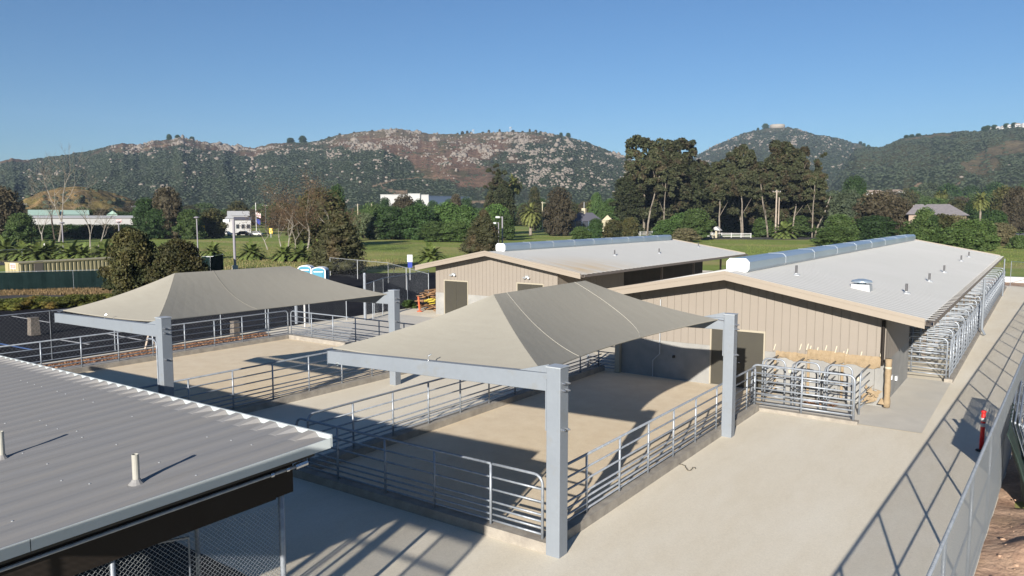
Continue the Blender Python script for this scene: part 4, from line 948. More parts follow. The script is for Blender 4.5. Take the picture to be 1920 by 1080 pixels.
def trunk_mesh(name,m,seed,h,r,limbs,lean=.1):
    rg=random.Random(seed);mb=MB();p=Vector((0,0,-.1));pts=[p];d=Vector((rg.uniform(-lean,lean),rg.uniform(-lean,lean),1))
    for i in range(5): p=p+d.normalized()*h/5;d+=Vector((rg.uniform(-lean,lean),rg.uniform(-lean,lean),0));pts.append(p.copy())
    mb.tube(pts,r,7,r1=r*.35)
    for k in range(limbs):
        i=rg.randint(1,4);s=pts[i];a=rg.uniform(0,6.28);q=Vector((math.cos(a),math.sin(a),rg.uniform(.7,1.6))).normalized();l=h*rg.uniform(.16,.28);e=s+q*l
        mb.tube([s,s+q*l*.5+Vector((0,0,.05*h)),e+Vector((0,0,.1*h))],r*.42,5,r1=r*.12)
    me=bpy.data.meshes.new(name);me.from_pydata(mb.v,[],mb.f);me.materials.append(m);me.polygons.foreach_set('use_smooth',[True]*len(me.polygons));me.update();return me
def clumps_round(rg,w,h,n,zb=.15,r=(.16,.26),shape=1.):
    out=[]
    for k in range(n):
        a=rg.uniform(0,6.28);z=rg.uniform(zb,.9);env=math.sin(math.pi*min(1,max(0,(z-zb+.12)/(1.05-zb)))**shape)**.6
        q=rg.uniform(.25,.8)*env*w/2;rr_=rg.uniform(*r)*w*(.6+.4*env)
        out.append((q*math.cos(a),q*math.sin(a),z*h,rr_))
    for z in (.3,.5,.7): out.append((0,0,h*z*(1-zb)+zb*h*.6,w*.3))
    return [c if c[2]+c[3]*.85<h*1.03 else (c[0],c[1],h*1.0-c[3]*.82,c[3]) for c in out]
def clumps_cone(rg,w,h,n):
    out=[]
    for k in range(n):
        z=rg.random()**1.25;a=rg.uniform(0,6.28);env=(1-z)**.75*(1 if z>.08 else .85);q=env*w/2*rg.uniform(.45,.85);r=w*(.09+.12*(1-z));out.append((q*math.cos(a),q*math.sin(a),.06*h+z*h*.86,r))
    for k in range(6): z=.1+.13*k;out.append((0,0,h*z,w*.33*(1-z)**.7))
    return out
def clumps_euc(rg,w,h,n):
    out=[];nl=7;lead=[]
    for k in range(nl):
        a=rg.uniform(0,6.28);q=w*.36*rg.random()**.6;lead.append((q*math.cos(a),q*math.sin(a),rg.uniform(.74,.94) if k>1 else .97,rg.uniform(.08,.40)))
    for k in range(n):
        x,y,zt,zb=lead[k%nl];f=rg.random()**.7;z=zb+(zt-zb)*f;tap=1-.30*f;a=rg.uniform(0,6.28);q=w*.22*tap*rg.random()**.5
        out.append((x*(1-.25*f)+q*math.cos(a),y*(1-.25*f)+q*math.sin(a),z*h*.97-w*.05+rg.uniform(-.6,.3),w*rg.uniform(.045,.095)))
    return out
LIB={}
def lib(kind,leaf,bark,variants,W,Hh,fn,nleaf,size,core,trunk):
    out=[]
    for s in range(variants):
        rg=random.Random(hash(kind)%1 + s*7+len(kind)*31)
        cm=crown_mesh('crown_'+kind,L[leaf],s+len(kind)*5,fn(rg,W,Hh),nleaf,size,core,zs=1.35 if kind in('euc','eucslim') else .9)
        tm=trunk_mesh('trunk_'+kind,L[bark],s+3,Hh*trunk[0],trunk[1],trunk[2]) if trunk else None
        out.append((cm,tm))
    cw=0;ch=0
    for cm,tm in out:
        co=np.empty(len(cm.vertices)*3,dtype=np.float32);cm.vertices.foreach_get('co',co);co=co.reshape(-1,3);cw+=2*np.percentile(np.abs(co[:,:2]),98.5)/len(out);ch+=np.percentile(co[:,2],99.7)/len(out)
    LIB[kind]=(out,float(cw),float(ch))
lib('shrubtree','olive','bark',2,5,5.5,lambda g,w,h:clumps_round(g,w,h,46,.02,(.08,.17),.8),15000,.10,.72,(.6,.12,6))
lib('conif','conif','darkbark',2,5,7,lambda g,w,h:clumps_cone(g,w,h,80),13000,.10,.75,(.5,.15,2))
lib('euc','euc','bark',4,12,26,lambda g,w,h:clumps_euc(g,w,h,190),26000,.33,.5,(.72,.30,4))
lib('eucslim','euc','bark',2,6,22,lambda g,w,h:clumps_euc(g,w,h,80),9000,.30,.6,(.7,.2,3))
lib('eucbare','euc','bark',3,7,17,lambda g,w,h:[(g.uniform(-.38,.38)*w,g.uniform(-.38,.38)*w,h*g.uniform(.58,.96),w*g.uniform(.08,.15)) for _ in range(40)],6500,.30,.6,(.84,.25,2))
lib('eucdark','eucd','bark',3,12,22,lambda g,w,h:clumps_round(g,w,h,110,.06,(.05,.12),.7),14000,.34,.72,(.5,.4,6))
for kd,lf in (('round','mid'),('rounddark','dark'),('roundbright','bright'),('roundbrown','brown'),('roundolive','olive'),('roundblue','bluegreen'),('roundpale','pale'),('roundtan','tan')):
    lib(kd,lf,'darkbark',3,10,9,lambda g,w,h:clumps_round(g,w,h,70,.04,(.06,.13),.75),7500,.23,.78,(.5,.25,4))
lib('bush','mid','darkbark',2,3,2,lambda g,w,h:clumps_round(g,w,h,16,.0,(.14,.24),.7),1500,.12,.85,None)
lib('hedge','hedge','darkbark',3,3,1.5,lambda g,w,h:clumps_round(g,w,h,20,.0,(.12,.2),.6),3000,.07,.85,None)
def palm_mesh(seed,R_,nf,down,leafn=26,lw=.07,droop=1.,zc=0.):
    rg=random.Random(seed);vs=[];fs=[]
    for k in range(nf):
        a=k*2.39996+rg.uniform(-.2,.2);el=math.asin(min(.99,max(-.9,1-(1+down)*(k+.5)/nf)));Lf=R_*rg.uniform(.85,1.08)
        dx,dy=math.cos(a),math.sin(a);p=Vector((0,0,zc));dirv=Vector((dx*math.cos(el),dy*math.cos(el),math.sin(el)));seg=[p.copy()];m=leafn
        for i in range(m):
            p=p+dirv*Lf/m;dirv=(dirv+Vector((0,0,-1))*droop*(.045+.05*i/m)).normalized();seg.append(p.copy())
        for i in range(2,m):
            f=i/m;t=(seg[i+1]-seg[i]).normalized();side=t.cross(Vector((0,0,1)))
            if side.length<.01: side=Vector((-dy,dx,0))
            side.normalize();ll=R_*.24*math.sin(math.pi*(f*.9+.08))**.7
            for s in (-1,1):
                tip=seg[i]+side*s*ll*.75+t*ll*.55+Vector((0,0,-.12*ll));w=t*(R_*lw*.5);b=len(vs)
                vs+= [tuple(seg[i]-w),tuple(seg[i]+w),tuple(tip)];fs.append((b,b+1,b+2))
    return vs,fs
def mesh_from(vs,fs,name,m):
    me=bpy.data.meshes.new(name);me.from_pydata(vs,[],fs);me.materials.append(m)
    a=me.attributes.new('var','FLOAT','FACE');rg=random.Random(len(fs));a.data.foreach_set('value',[rg.random() for _ in fs]);me.update();return me
PAL=[mesh_from(*palm_mesh(s,1.,60,.0,24,.085,.9),'fronds',L['palm']) for s in (1,2,3)]
PALY=mesh_from(*palm_mesh(5,1.,90,.75,26,.055,.9),'fronds',L['palmy'])
PALD=mesh_from(*palm_mesh(7,1.,60,.55,24,.06,1.2),'fronds',L['palm'])
DEAD=mesh_from(*palm_mesh(9,.8,26,1.6,18,.06,2.5),'dead_fronds',L['deadfrond'])
def inst(name,me,parent,loc=(0,0,0),scale=(1,1,1),rz=0):
    o=bpy.data.objects.new(name,me);COL.objects.link(o);o.parent=parent;o.location=loc;o.scale=scale;o.rotation_euler=(0,0,rz);return o
TR=random.Random(77)
def tree(kind,u,D,vt,wpx,label,grp=None,name=None,vb=None,cat='tree',leaf=None,dz=0.):
    if vb: q=G(u,vb);D=math.hypot(q[0],q[1])
    x,y=AZ(u,D);h=H+ELEV(u,vt)*D-dz;w=wpx*MPP(D);var,W,Hh=LIB[kind];cm,tm=var[TR.randrange(len(var))]
    if not name: name={'bush':'bush','hedge':'hedge_bush','euc':'eucalyptus_tree','eucslim':'eucalyptus_tree','conif':'juniper_tree'}.get(kind,'tree')
    t=empty(name,(x,y,dz),label,cat,grp);rz=TR.uniform(0,6.28)
    inst('crown',cm,t,scale=(w/W,w/W,h/Hh),rz=rz)
    if tm: inst('trunk',tm,t,scale=(w/W,w/W,h/Hh),rz=rz)
    return t
def palm(u,D,vt,rpx,label,yellow=0,trunk_h=None,vb=None,grp='palms',dead=False,trunk_r=.35):
    if vb: q=G(u,vb);D=math.hypot(q[0],q[1])
    x,y=AZ(u,D);r=rpx*MPP(D);htop=H+ELEV(u,vt)*D;th=max(.2,htop-r*.85) if trunk_h is None else trunk_h
    t=empty('palm_tree',(x,y,0),label,'palm tree',grp)
    inst('fronds',[PAL[TR.randrange(3)],PALY,PALD][yellow],t,loc=(0,0,th),scale=(r,r,r),rz=TR.uniform(0,6))
    if dead: inst('dead_fronds',DEAD,t,loc=(0,0,th-.1*r),scale=(r,r,r))
    mb=MB().lathe((x,y,0),[(trunk_r*1.2,0),(trunk_r,.5),(trunk_r*.9,th*.8+.1),(trunk_r*1.3,th+.15)],9);mb.build('trunk',L['darkbark'] if not yellow else L['bark'],t,smooth=True)
    return t
# foreground left
tree('shrubtree',243,0,430,84,'dense dark olive shrub tree in front of the container, left of a pair','dark olive shrub trees by the road',vb=577)
tree('shrubtree',330,0,449,88,'dense dark olive shrub tree in front of the container, right of a pair','dark olive shrub trees by the road',vb=579)
tree('conif',635,0,399,104,'tall brownish juniper behind the portable toilets','junipers at the field edge',vb=512)
tree('conif',906,0,396,72,'brownish juniper beside the double head lamp post','junipers at the field edge',vb=477)
tree('bush',765,0,562,34,'low dark bush by the chain link fence near the lumber','low bushes',vb=577,cat='bush')
for k,(u,vb_,w,h_,lb) in enumerate(((-12,575,60,22,'yellow green hedge bush cut off by the left frame edge'),(28,574,52,24,'first full hedge bush from the left in the planter'),(62,571,50,26,'rust tinged hedge bush, second full one from the left'),(95,571,50,22,'bright hedge bush, third full one from the left'),(130,568,48,25,'hedge bush, fourth full one from the left'),(162,566,42,22,'hedge bush second from the right end of the planter'),(192,563,40,20,'hedge bush at the right end of the planter'),(226,560,34,17,'small hedge bush beside the canopy edge'))):
    tree('hedge',u,0,vb_-h_*.62,w*1.2,lb,'yellow green hedge bushes',vb=vb_+4,cat='bush')
# palms row
for (u,vb_,r,vt,lb) in ((8,487,34,447,'leftmost young palm of the row, cut by the frame'),(40,488,28,452,'second young palm from the left in the row'),(68,489,30,452,'third young palm from the left in the row'),(92,488,28,452,'fourth young palm, below the leaning bare trunk'),(128,490,32,450,'fifth young palm, in front of the bare trees'),(150,490,26,455,'small young palm right of the lamp post'),(192,489,30,452,'young palm left of the dark shrub trees'),(212,488,28,452,'young palm touching the dark shrub trees'),(396,484,24,455,'lone young palm between the two lamp posts'),(470,487,30,448,'young palm right of the thick lamp post'),(530,490,28,455,'young palm below the reddish bare tree'),(562,490,30,446,'young palm near the portable toilets'),(600,490,34,440,'young palm leaning against the juniper'),(620,482,30,436,'young palm half hidden by the juniper')):
    palm(u,0,vt,r,lb,0,vb=vb_,grp='young palms along the field',trunk_h=.7,trunk_r=.3)
palm(806,0,452,36,'dark young palm above the left barn roof',0,vb=494,grp='young palms along the field',trunk_h=.6)
palm(995,0,378,27,'round yellow green date palm in front of the field trees',1,vb=441,dead=True,trunk_r=.55)
palm(963,290,327,22,'tall palm beside the tall dark conifers',1,dead=True)
palm(1472,0,404,30,'bushy palm behind the pale pole pair',0,vb=447,trunk_h=1.2)
palm(1848,0,368,31,'large date palm right of the grey roofed house',1,vb=424,trunk_r=.5)
palm(1838,300,358,18,'yellow palm behind the large date palm',1)
palm(1602,300,392,14,'small palm behind the brown trees',1)
palm(1757,420,357,9,'tall palm above the bright green trees',1);palm(1769,420,356,9,'second tall palm above the bright green trees',1)
palm(1105,330,380,9,'small palm above the dark roofed house',0);palm(1160,300,398,16,'palm beside the cream gable',1)
# field edge trees (photo order left to right)
def T(kind,u,D,vt,w,label,grp='field edge trees',**k):
    if grp in('tall eucalyptus grove','undergrowth trees'): D+=24
    return tree(kind,u,D,vt,w,label,grp,**k)
T('roundbrown',5,230,352,60,'dark brown tree at the left frame edge')
T('round',38,215,400,45,'green tree below the golden knoll at far left')
T('roundbrown',314,240,352,52,'brown topped tree right of the golden knoll')
T('rounddark',275,246,372,44,'dark green tree right of the long white building')
T('rounddark',294,238,392,42,'low dark tree beside the brown topped tree')
T('round',355,232,393,44,'round green tree near the yellow road sign')
T('roundolive',398,240,392,46,'olive tree left of the white house')
T('roundolive',446,330,378,40,'low olive tree behind the lamp post head')
T('roundolive',600,170,355,90,'big olive brown tree behind the juniper');T('rounddark',632,200,348,34,'dark tree rising above the juniper')
T('roundpale',683,225,401,46,'pale willowy tree right of the juniper');T('roundpale',702,215,415,34,'small pale willowy tree beside the dark green mass')
T('rounddark',735,215,388,72,'large dark green tree, left half of the dark mass');T('rounddark',782,212,384,66,'large dark green tree, right half of the dark mass')
T('roundbright',838,220,381,66,'leafy green tree right of the dark mass');T('roundbright',872,215,386,52,'leafy green tree behind the brown juniper');T('round',815,196,415,58,'low green scrub tree at the field edge')
T('round',858,193,415,60,'low green scrub tree left of the brown juniper')
T('roundbright',930,225,384,58,'bright green tree right of the brown juniper');T('round',945,205,402,44,'green tree behind the lamp heads')
T('roundbrown',855,300,365,26,'thin brown tree in front of the blue walled building');T('roundbrown',758,300,366,46,'reddish brown tree in front of the long white building')
T('eucslim',921,280,342,24,'lower part of the dark conifer group');T('eucslim',933,275,308,34,'tallest dark conifer in front of the brown hill')
T('eucdark',945,268,345,44,'dark conifer below the tall palm');T('roundolive',1002,330,352,26,'tall thin hazy tree right of the tall palm')
T('roundbrown',1048,250,353,54,'brown round tree left of the dark roofed house');T('roundbright',1145,300,374,46,'bright green tree right of the cream gable')
T('roundbright',1118,330,362,26,'small bright tree above the dark roofed house')
T('rounddark',1117,215,410,30,'dark shrub in front of the dark roofed house');T('roundolive',1150,215,412,42,'olive shrub in front of the cream gable');T('roundolive',1183,213,408,34,'olive shrub left of the eucalyptus trunk')
T('round',1090,200,425,36,'low shrub crossing the white rail fence')
E_='tall eucalyptus grove'
T('euc',1208,238,257,86,'tallest eucalyptus, left end of the grove, with pale trunk',E_);T('euc',1262,240,262,92,'second tall eucalyptus from the left in the grove',E_)
T('eucdark',1185,240,330,56,'dark lower eucalyptus at the left foot of the grove',E_);T('eucdark',1288,245,300,60,'dark eucalyptus in the dip of the grove skyline',E_)
T('euc',1335,255,300,70,'rounded eucalyptus left of the grove middle',E_);T('euc',1392,235,276,62,'eucalyptus with visible forked trunk in the grove middle',E_)
T('euc',1365,262,300,60,'eucalyptus behind the forked one',E_);T('euc',1452,232,266,84,'broad tall eucalyptus behind the pole pair',E_);T('euc',1500,238,280,66,'dark eucalyptus right of the pole pair',E_)
T('eucslim',1534,240,288,26,'slim eucalyptus at the right end of the grove',E_);T('eucslim',1529,225,340,40,'pale small eucalyptus at the right foot of the grove',E_)
for u_,vt_,w_,d_,lb_ in ((1214,300,52,222,'pale trunk standing clear at the left end'),(1245,318,34,224,'slim pale trunk right of the leftmost one'),(1350,330,46,222,'pale trunk rising above the small kiosk'),(1394,318,44,220,'straight pale trunk left of the utility pole pair'),(1441,322,46,222,'leaning pale trunk close to the utility pole pair'),(1487,330,44,222,'pale forked trunk right of the bushy palm'),(1524,325,36,222,'pale bare trunk at the right end')):
    T('eucbare',u_,d_,vt_,w_,'eucalyptus with '+lb_+' of the grove',E_,name='eucalyptus_tree')
T('eucdark',1325,262,322,104,'dark filler eucalyptus left, low in the grove',E_);T('eucdark',1302,258,304,96,'dark filler eucalyptus below the dip in the skyline, low in the grove',E_);T('eucdark',1365,266,312,96,'dark filler eucalyptus between left and centre, low in the grove',E_);T('eucdark',1190,250,322,84,'dark filler eucalyptus at the far left foot of the grove',E_);T('eucdark',1420,265,306,104,'dark filler eucalyptus centre, low in the grove',E_);T('eucdark',1490,260,306,84,'dark filler eucalyptus right, low in the grove',E_);T('eucdark',1240,262,296,104,'dark filler eucalyptus behind the tallest pair',E_)
for u,w,lb in ((1345,60,'first'),(1385,60,'second'),(1425,60,'third'),(1465,60,'fourth'),(1510,60,'fifth')):
    T('rounddark',u,262,392,w,f'{lb} dark shady undergrowth tree from the left under the grove','undergrowth trees')
T('roundbright',1278,218,400,52,'bright green shrub tree left of the lawn');T('round',1305,213,392,58,'mid green shrub tree left of the lawn');T('roundbright',1250,212,412,46,'bright shrub above the far end of the left barn vent')
T('roundtan',1285,196,428,50,'tan dry brush above the left barn roof')
T('round',1435,250,408,46,'round shrub on the lawn edge, left of the palm');T('round',1500,250,405,60,'round shrub on the lawn edge, right of the palm')
T('roundblue',1560,262,360,56,'hazy blue green tree right of the grove');T('roundblue',1590,255,358,52,'grey green tree with yellow top right of the grove');T('rounddark',1600,320,332,46,'dark tree behind the grey green one')
T('roundbrown',1645,232,360,74,'large red brown tree in front of the hill houses');T('roundbrown',1680,222,372,64,'dark red brown tree left of the grey roofed house');T('rounddark',1640,215,405,70,'dark low tree under the red brown one')
T('round',1575,195,402,56,'green shrub right of the brown pole');T('round',1570,180,425,70,'wide low green shrub above the barn vent')
T('round',1735,185,390,40,'green tree in front of the grey roofed house');T('round',1725,165,412,66,'leafy shrub at the vent end of the barn roof');T('roundolive',1765,178,402,54,'olive shrub right of the leafy shrub')
T('roundtan',1790,180,404,56,'tan green brush in front of the house wall');T('round',1815,150,412,60,'green shrub above the barn roof edge');T('rounddark',1752,176,405,26,'small dark shrub between the olive shrubs')
T('round',1840,170,412,52,'green shrub below the large date palm');T('roundtan',1878,200,418,44,'grey tan bushes beside the driveway');T('round',1782,140,428,80,'low leafy shrub close behind the barn roof');T('round',1735,140,430,60,'low leafy shrub behind the end of the ridge vent')
T('rounddark',1868,245,395,34,'dark tree right of the large date palm');T('bush',1915,0,440,26,'bush at the right edge below the driveway',vb=466,cat='bush')
T('roundbrown',1905,300,352,40,'brown tree at the right frame edge');T('roundolive',1880,330,350,40,'olive tree near the right frame edge')
# far belts
bel=random.Random(12)
def belt(u0,u1,D0,D1,v0,v1,w0,w1,n,kinds,label,grp):
    for k in range(n):
        f=(k+bel.random())/n;D=bel.uniform(D0,D1)
        tree(bel.choice(kinds),u0+(u1-u0)*f,D,bel.uniform(v0,v1),bel.uniform(w0,w1),label,grp)
dk=['rounddark','roundolive','round','roundbrown','rounddark']
for u_,vt_,w_,lb_ in ((722,371,26,'left end'),(748,376,24,'left third'),(786,374,26,'middle'),(812,377,26,'right of the middle'),(842,374,24,'right third'),(874,371,28,'right end')):
    T('rounddark',u_,420,vt_,w_,'dark tree screening the '+lb_+' of the long warehouse')
for k,u_ in enumerate(range(62,275,17)):
    tree('rounddark' if k%3 else 'roundolive',u_,250,420.5+k%2,30,'low dark hedge tree in the row in front of the long white shed','hedge trees in front of the long shed')
belt(-30,700,420,560,378,394,30,52,34,dk,'small dark tree in the far belt left of the white building','far tree belt left')
belt(-20,300,280,330,388,398,34,50,12,dk,'tree in the belt under the golden knoll','knoll foot trees')
belt(520,700,300,380,380,396,30,48,9,dk,'small dark tree behind the reddish bare trees','trees behind the bare trees')
belt(690,1200,420,560,380,392,28,44,26,dk+['roundbright'],'small tree in the far belt below the rocky hill','far tree belt middle')
belt(1010,1180,320,380,372,388,26,40,9,dk,'small tree behind the dark roofed house','trees behind the dark roofed house')
belt(1540,1960,460,620,355,376,26,50,28,['rounddark','roundolive','round','roundbrown','roundblue'],'small tree in the far belt below the right hills','far tree belt right')
belt(1560,1960,320,420,370,388,30,50,20,['roundbright','round','roundolive','round','rounddark'],'green tree in the belt behind the grey roofed house','green belt behind the grey roofed house')
belt(1700,1960,640,800,338,356,30,55,14,['rounddark','roundblue','rounddark'],'dark tree on the lower slope of the right hills','lower slope trees right')
# bare sycamores
def bare(u,D,vt,spread,label,seed,lean=0,leaf=None,vb=None,depth=7,white=True):
    if vb: q=G(u,vb);D=math.hypot(q[0],q[1])
    x,y=AZ(u,D);h=H+ELEV(u,vt)*D;t=empty('bare_tree',(x,y,0),label,'tree','leafless sycamores by the field');rg=random.Random(seed)
    tr=MB();tw=MB();tips=[]
    def grow(p,d,l,r,dep):
        pts=[p];q=p.copy();dd=d.copy()
        for i in range(3):
            dd=(dd+Vector((rg.uniform(-.16,.16),rg.uniform(-.16,.16),rg.uniform(-.02,.12)))).normalized();q=q+dd*l/3;pts.append(q.copy())
        (tr if dep>3 else tw).tube(pts,r,5 if dep>3 else 3,cap=False,r1=r*.66)
        if dep==0: tips.append(q);return
        k=2 if rg.random()<.6 or dep>4 else 3
        for i in range(k):
            a=rg.uniform(.10,.30) if i==0 else rg.uniform(.55,.95);ax=Vector((rg.uniform(-1,1),rg.uniform(-1,1),rg.uniform(-.3,.3))).normalized()
            nd=(dd+ax*math.tan(a)*spread*1.35+Vector((0,0,.10))).normalized();grow(q,nd,l*(rg.uniform(.78,.92) if i==0 else rg.uniform(.60,.82)),r*(.72 if i==0 else .58),dep-1)
            if dep<4: tips.append(q.copy())
    r0=h*.011+.05
    grow(Vector((x,y,-.1)),Vector((lean*r3[0],lean*r3[1],1)).normalized(),h*.27,r0,depth)
    allv=np.array(tr.v+tw.v);top=allv[:,2].max();s=h/top
    for m_ in (tr,tw): m_.v=[(x+(v[0]-x)*s,y+(v[1]-y)*s,v[2]*s) for v in m_.v]
    tr.build('trunk',L['whitebark' if white else 'darkbark'],t);tw.build('branches',L['bark' if leaf is None else 'darkbark'],t)
    if leaf:
        rgn=np.random.default_rng(seed);P=np.array([((p.x-x)*s,(p.y-y)*s,p.z*s) for p in tips]);P=P[rgn.random(len(P))<.8];P=np.repeat(P,5,0)+rgn.normal(0,.8,(len(P)*5,3))
        V,Fq=leaves(rgn,P,.10);np_mesh('dead_leaves',V,Fq,L[leaf],parent=t,var=rgn.random(len(Fq)))
    return t
bare(78,0,352,.9,'bare tree with leaning pale trunk, leftmost of the sycamores',3,-.12,vb=462)
bare(108,0,262,.62,'tallest bare sycamore reaching above the ridge line',11,.22,vb=453)
bare(100,0,300,.6,'bare sycamore with dark upright trunk, second tallest',21,-.05,vb=456,white=False)
bare(166,0,345,1.0,'wide spreading bare sycamore right of the tallest one',14,.02,vb=466)
bare(180,0,395,.9,'low leaning bare sycamore with pale curved limb',17,.5,vb=464,depth=5)
bare(525,0,368,.8,'reddish bare tree with pale leaning trunk left of the juniper',6,-.22,'russet',vb=466)
bare(552,0,388,1.0,'low reddish bare tree in the middle of the tangle',8,0,'russet',vb=468)
bare(575,0,318,.8,'tallest reddish bare tree just left of the juniper',19,.1,'russet',vb=468)
bare(500,0,392,1.0,'short reddish bare tree at the left end of the tangle',31,-.1,'russet',vb=468,depth=6)
bare(600,0,352,1.0,'reddish bare tree leaning over the juniper',33,.35,'russet',vb=474)
bare(538,0,350,1.0,'reddish bare tree with a crooked trunk in the tangle',35,.05,'russet',vb=470)
bare(315,250,410,.9,'small bare tree below the brown topped tree',23,-.1,depth=5)
# ---------------------------------------------------------------- buildings beyond the field
def bldg(label,u0,u1,D,vt,vb,depth,roof='flat',wall='whitewall',rm='greyroof',rise=1.5,wins=0,grp=None,name='house',cat='house',D1=None,zb=None,parent=None,over=.4):
    D1=D1 or D;a=Vector((*AZ(u0,D),0));b=Vector((*AZ(u1,D1),0));d=(b-a).normalized();nn=Vector((-d.y,d.x,0));
    if nn.dot(Vector((f3[0],f3[1],0)))<0: nn=-nn
    z1=H+ELEV((u0+u1)/2,vt)*D;z0=-.1 if zb is None else zb;Ln=(b-a).length
    t=parent or empty(name,(a.x,a.y,max(z0,0)),label,cat,grp)
    def P(s,q,z): v=a+d*s+nn*q;return (v.x,v.y,z)
    MB().hexa([P(0,0,z0),P(Ln,0,z0),P(Ln,depth,z0),P(0,depth,z0)],[P(0,0,z1),P(Ln,0,z1),P(Ln,depth,z1),P(0,depth,z1)]).build('wall',M[wall],t)
    if roof=='hip':
        e=min(depth/2,Ln*.3);o=over
        vs=[P(-o,-o,z1),P(Ln+o,-o,z1),P(Ln+o,depth+o,z1),P(-o,depth+o,z1),P(e,depth/2,z1+rise),P(Ln-e,depth/2,z1+rise)]
        MB().add(vs,[(0,1,5,4),(1,2,5),(2,3,4,5),(3,0,4),(3,2,1,0)]).build('roof',M[rm],t)
    elif roof=='gable':
        o=over;vs=[P(-o,-o,z1-.1),P(Ln+o,-o,z1-.1),P(Ln+o,depth+o,z1-.1),P(-o,depth+o,z1-.1),P(-o,depth/2,z1+rise),P(Ln+o,depth/2,z1+rise)]
        MB().add(vs,[(0,1,5,4),(2,3,4,5),(3,2,1,0),(1,2,5),(3,0,4)]).build('roof',M[rm],t)
    elif roof=='front':   # gable facing the viewer
        o=over;vs=[P(-o,-o,z1-.1),P(Ln/2,-o,z1+rise),P(Ln+o,-o,z1-.1),P(-o,depth,z1-.1),P(Ln/2,depth,z1+rise),P(Ln+o,depth,z1-.1)]
        MB().add(vs,[(0,1,4,3),(1,2,5,4),(5,3,4),(0,3,5,2)]).build('roof',M[rm],t)
        MB().add([P(.05,-.02,z1-.1),P(Ln-.05,-.02,z1-.1),P(Ln/2,-.02,z1+rise-.15)],[(0,1,2)]).build('gable_wall',M[wall],t)
    else:
        MB().hexa([P(-.2,-.2,z1+.01),P(Ln+.2,-.2,z1+.01),P(Ln+.2,depth,z1+.01),P(-.2,depth,z1+.01)],[P(-.2,-.2,z1+.5),P(Ln+.2,-.2,z1+.5),P(Ln+.2,depth,z1+.5),P(-.2,depth,z1+.5)]).build('parapet',M[wall],t)
    for k in range(wins):
        s=Ln*(k+.5)/wins;w=min(.9,Ln/wins*.3);h=(z1-max(z0,0));zc=max(z0,0)+h*.55
        MB().hexa([P(s-w,-.06,zc-h*.14),P(s+w,-.06,zc-h*.14),P(s+w,.02,zc-h*.14),P(s-w,.02,zc-h*.14)],[P(s-w,-.06,zc+h*.14),P(s+w,-.06,zc+h*.14),P(s+w,.02,zc+h*.14),P(s-w,.02,zc+h*.14)]).build('window',M['glass'],t)
    return t,P,Ln,z1
t,P,Ln,z1=bldg('long white warehouse with blue grey right half below the hill',714,804,620,366,392,40,wins=6,name='warehouse',cat='warehouse')
bldg('',804,880,620,368,392,30,wall='bluewall',wins=14,parent=t,D1=660)
bldg('',766,788,618,364,392,5,parent=t,wins=1)
t,P,Ln,z1=bldg('dark roofed house with cream gable wing and tall chimney',1066,1130,262,415,428,10,roof='hip',wall='glass',rm='slate',rise=3.0,name='house')
bldg('',1128,1150,255,413,428,14,roof='front',wall='cream',rm='slate',rise=1.9,parent=t)
c=P(Ln*.45,5,0);MB().box(c[0]-.7,c[0]+.7,c[1]-.5,c[1]+.5,3,H+ELEV(1096,390)*262).build('chimney',M['cream'],t)
MB().hexa([P(0,-2,0),P(Ln,-2,0),P(Ln,-1.8,0),P(0,-1.8,0)],[P(0,-2,.9),P(Ln,-2,.9),P(Ln,-1.8,.9),P(0,-1.8,.9)]).build('porch_rail',M['white'],t)
for k in range(6): q=P(Ln*k/5,-2.1,0);MB().box(q[0]-.12,q[0]+.12,q[1]-.12,q[1]+.12,0,z1).build('porch_post',M['bluewall'],t)
t,P,Ln,z1=bldg('wide single storey house with grey hip roof and brick walls',1706,1812,225,404,424,13,roof='hip',wall='pinkwall',rm='greyroof',rise=3.0,wins=5,over=.8)
bldg('',1704,1742,216,402,424,10,roof='hip',wall='pinkwall',rm='greyroof',rise=2.6,parent=t,wins=2,over=.7)
c=P(1,2,0);MB().box(c[0]-.6,c[0]+.6,c[1]-.6,c[1]+.6,2,H+ELEV(1704,384)*225).build('chimney',M['curb'],t)
a=Vector(P(0,-9.6,z1+.3));b=Vector(P(5,-9.6,z1+.3))
MB().hexa([P(.5,-9.2,z1+.38),P(5,-9.2,z1+.38),P(5,-6,z1+1.55),P(.5,-6,z1+1.55)],[P(.5,-9.2,z1+.46),P(5,-9.2,z1+.46),P(5,-6,z1+1.63),P(.5,-6,z1+1.63)]).build('solar_panel',M['solar'],t)
t,P,Ln,z1=bldg('long low white shed behind the bare sycamores',60,262,258,408,424,10,wins=0,roof='gable',rm='white',rise=.6,name='long_shed',cat='shed')
MB().hexa([P(Ln*.77,-.1,z1-1.6),P(Ln*.82,-.1,z1-1.6),P(Ln*.82,0,z1-1.6),P(Ln*.77,0,z1-1.6)],[P(Ln*.77,-.1,z1-.5),P(Ln*.82,-.1,z1-.5),P(Ln*.82,0,z1-.5),P(Ln*.77,0,z1-.5)]).build('painted_banner',M['redflag'],t)
bldg('pale green roofed barn behind the tall bare sycamore, left one',55,108,275,403,425,10,roof='gable',wall='greenroof',rm='greenroof',rise=1.6,grp='pale green barns')
bldg('pale green roofed barn behind the tall bare sycamore, right one',115,165,278,402,425,10,roof='gable',wall='greenroof',rm='greenroof',rise=1.4,grp='pale green barns')
bldg('small pale green barn roof above the long white shed',200,220,280,401,425,9,roof='front',wall='greenroof',rm='greenroof',rise=1.4,grp='pale green barns')
t,P,Ln,z1=bldg('two storey white house behind the thick lamp post',428,466,285,404,420,10,roof='gable',wall='whitewall',rm='white',rise=1.6,wins=3)
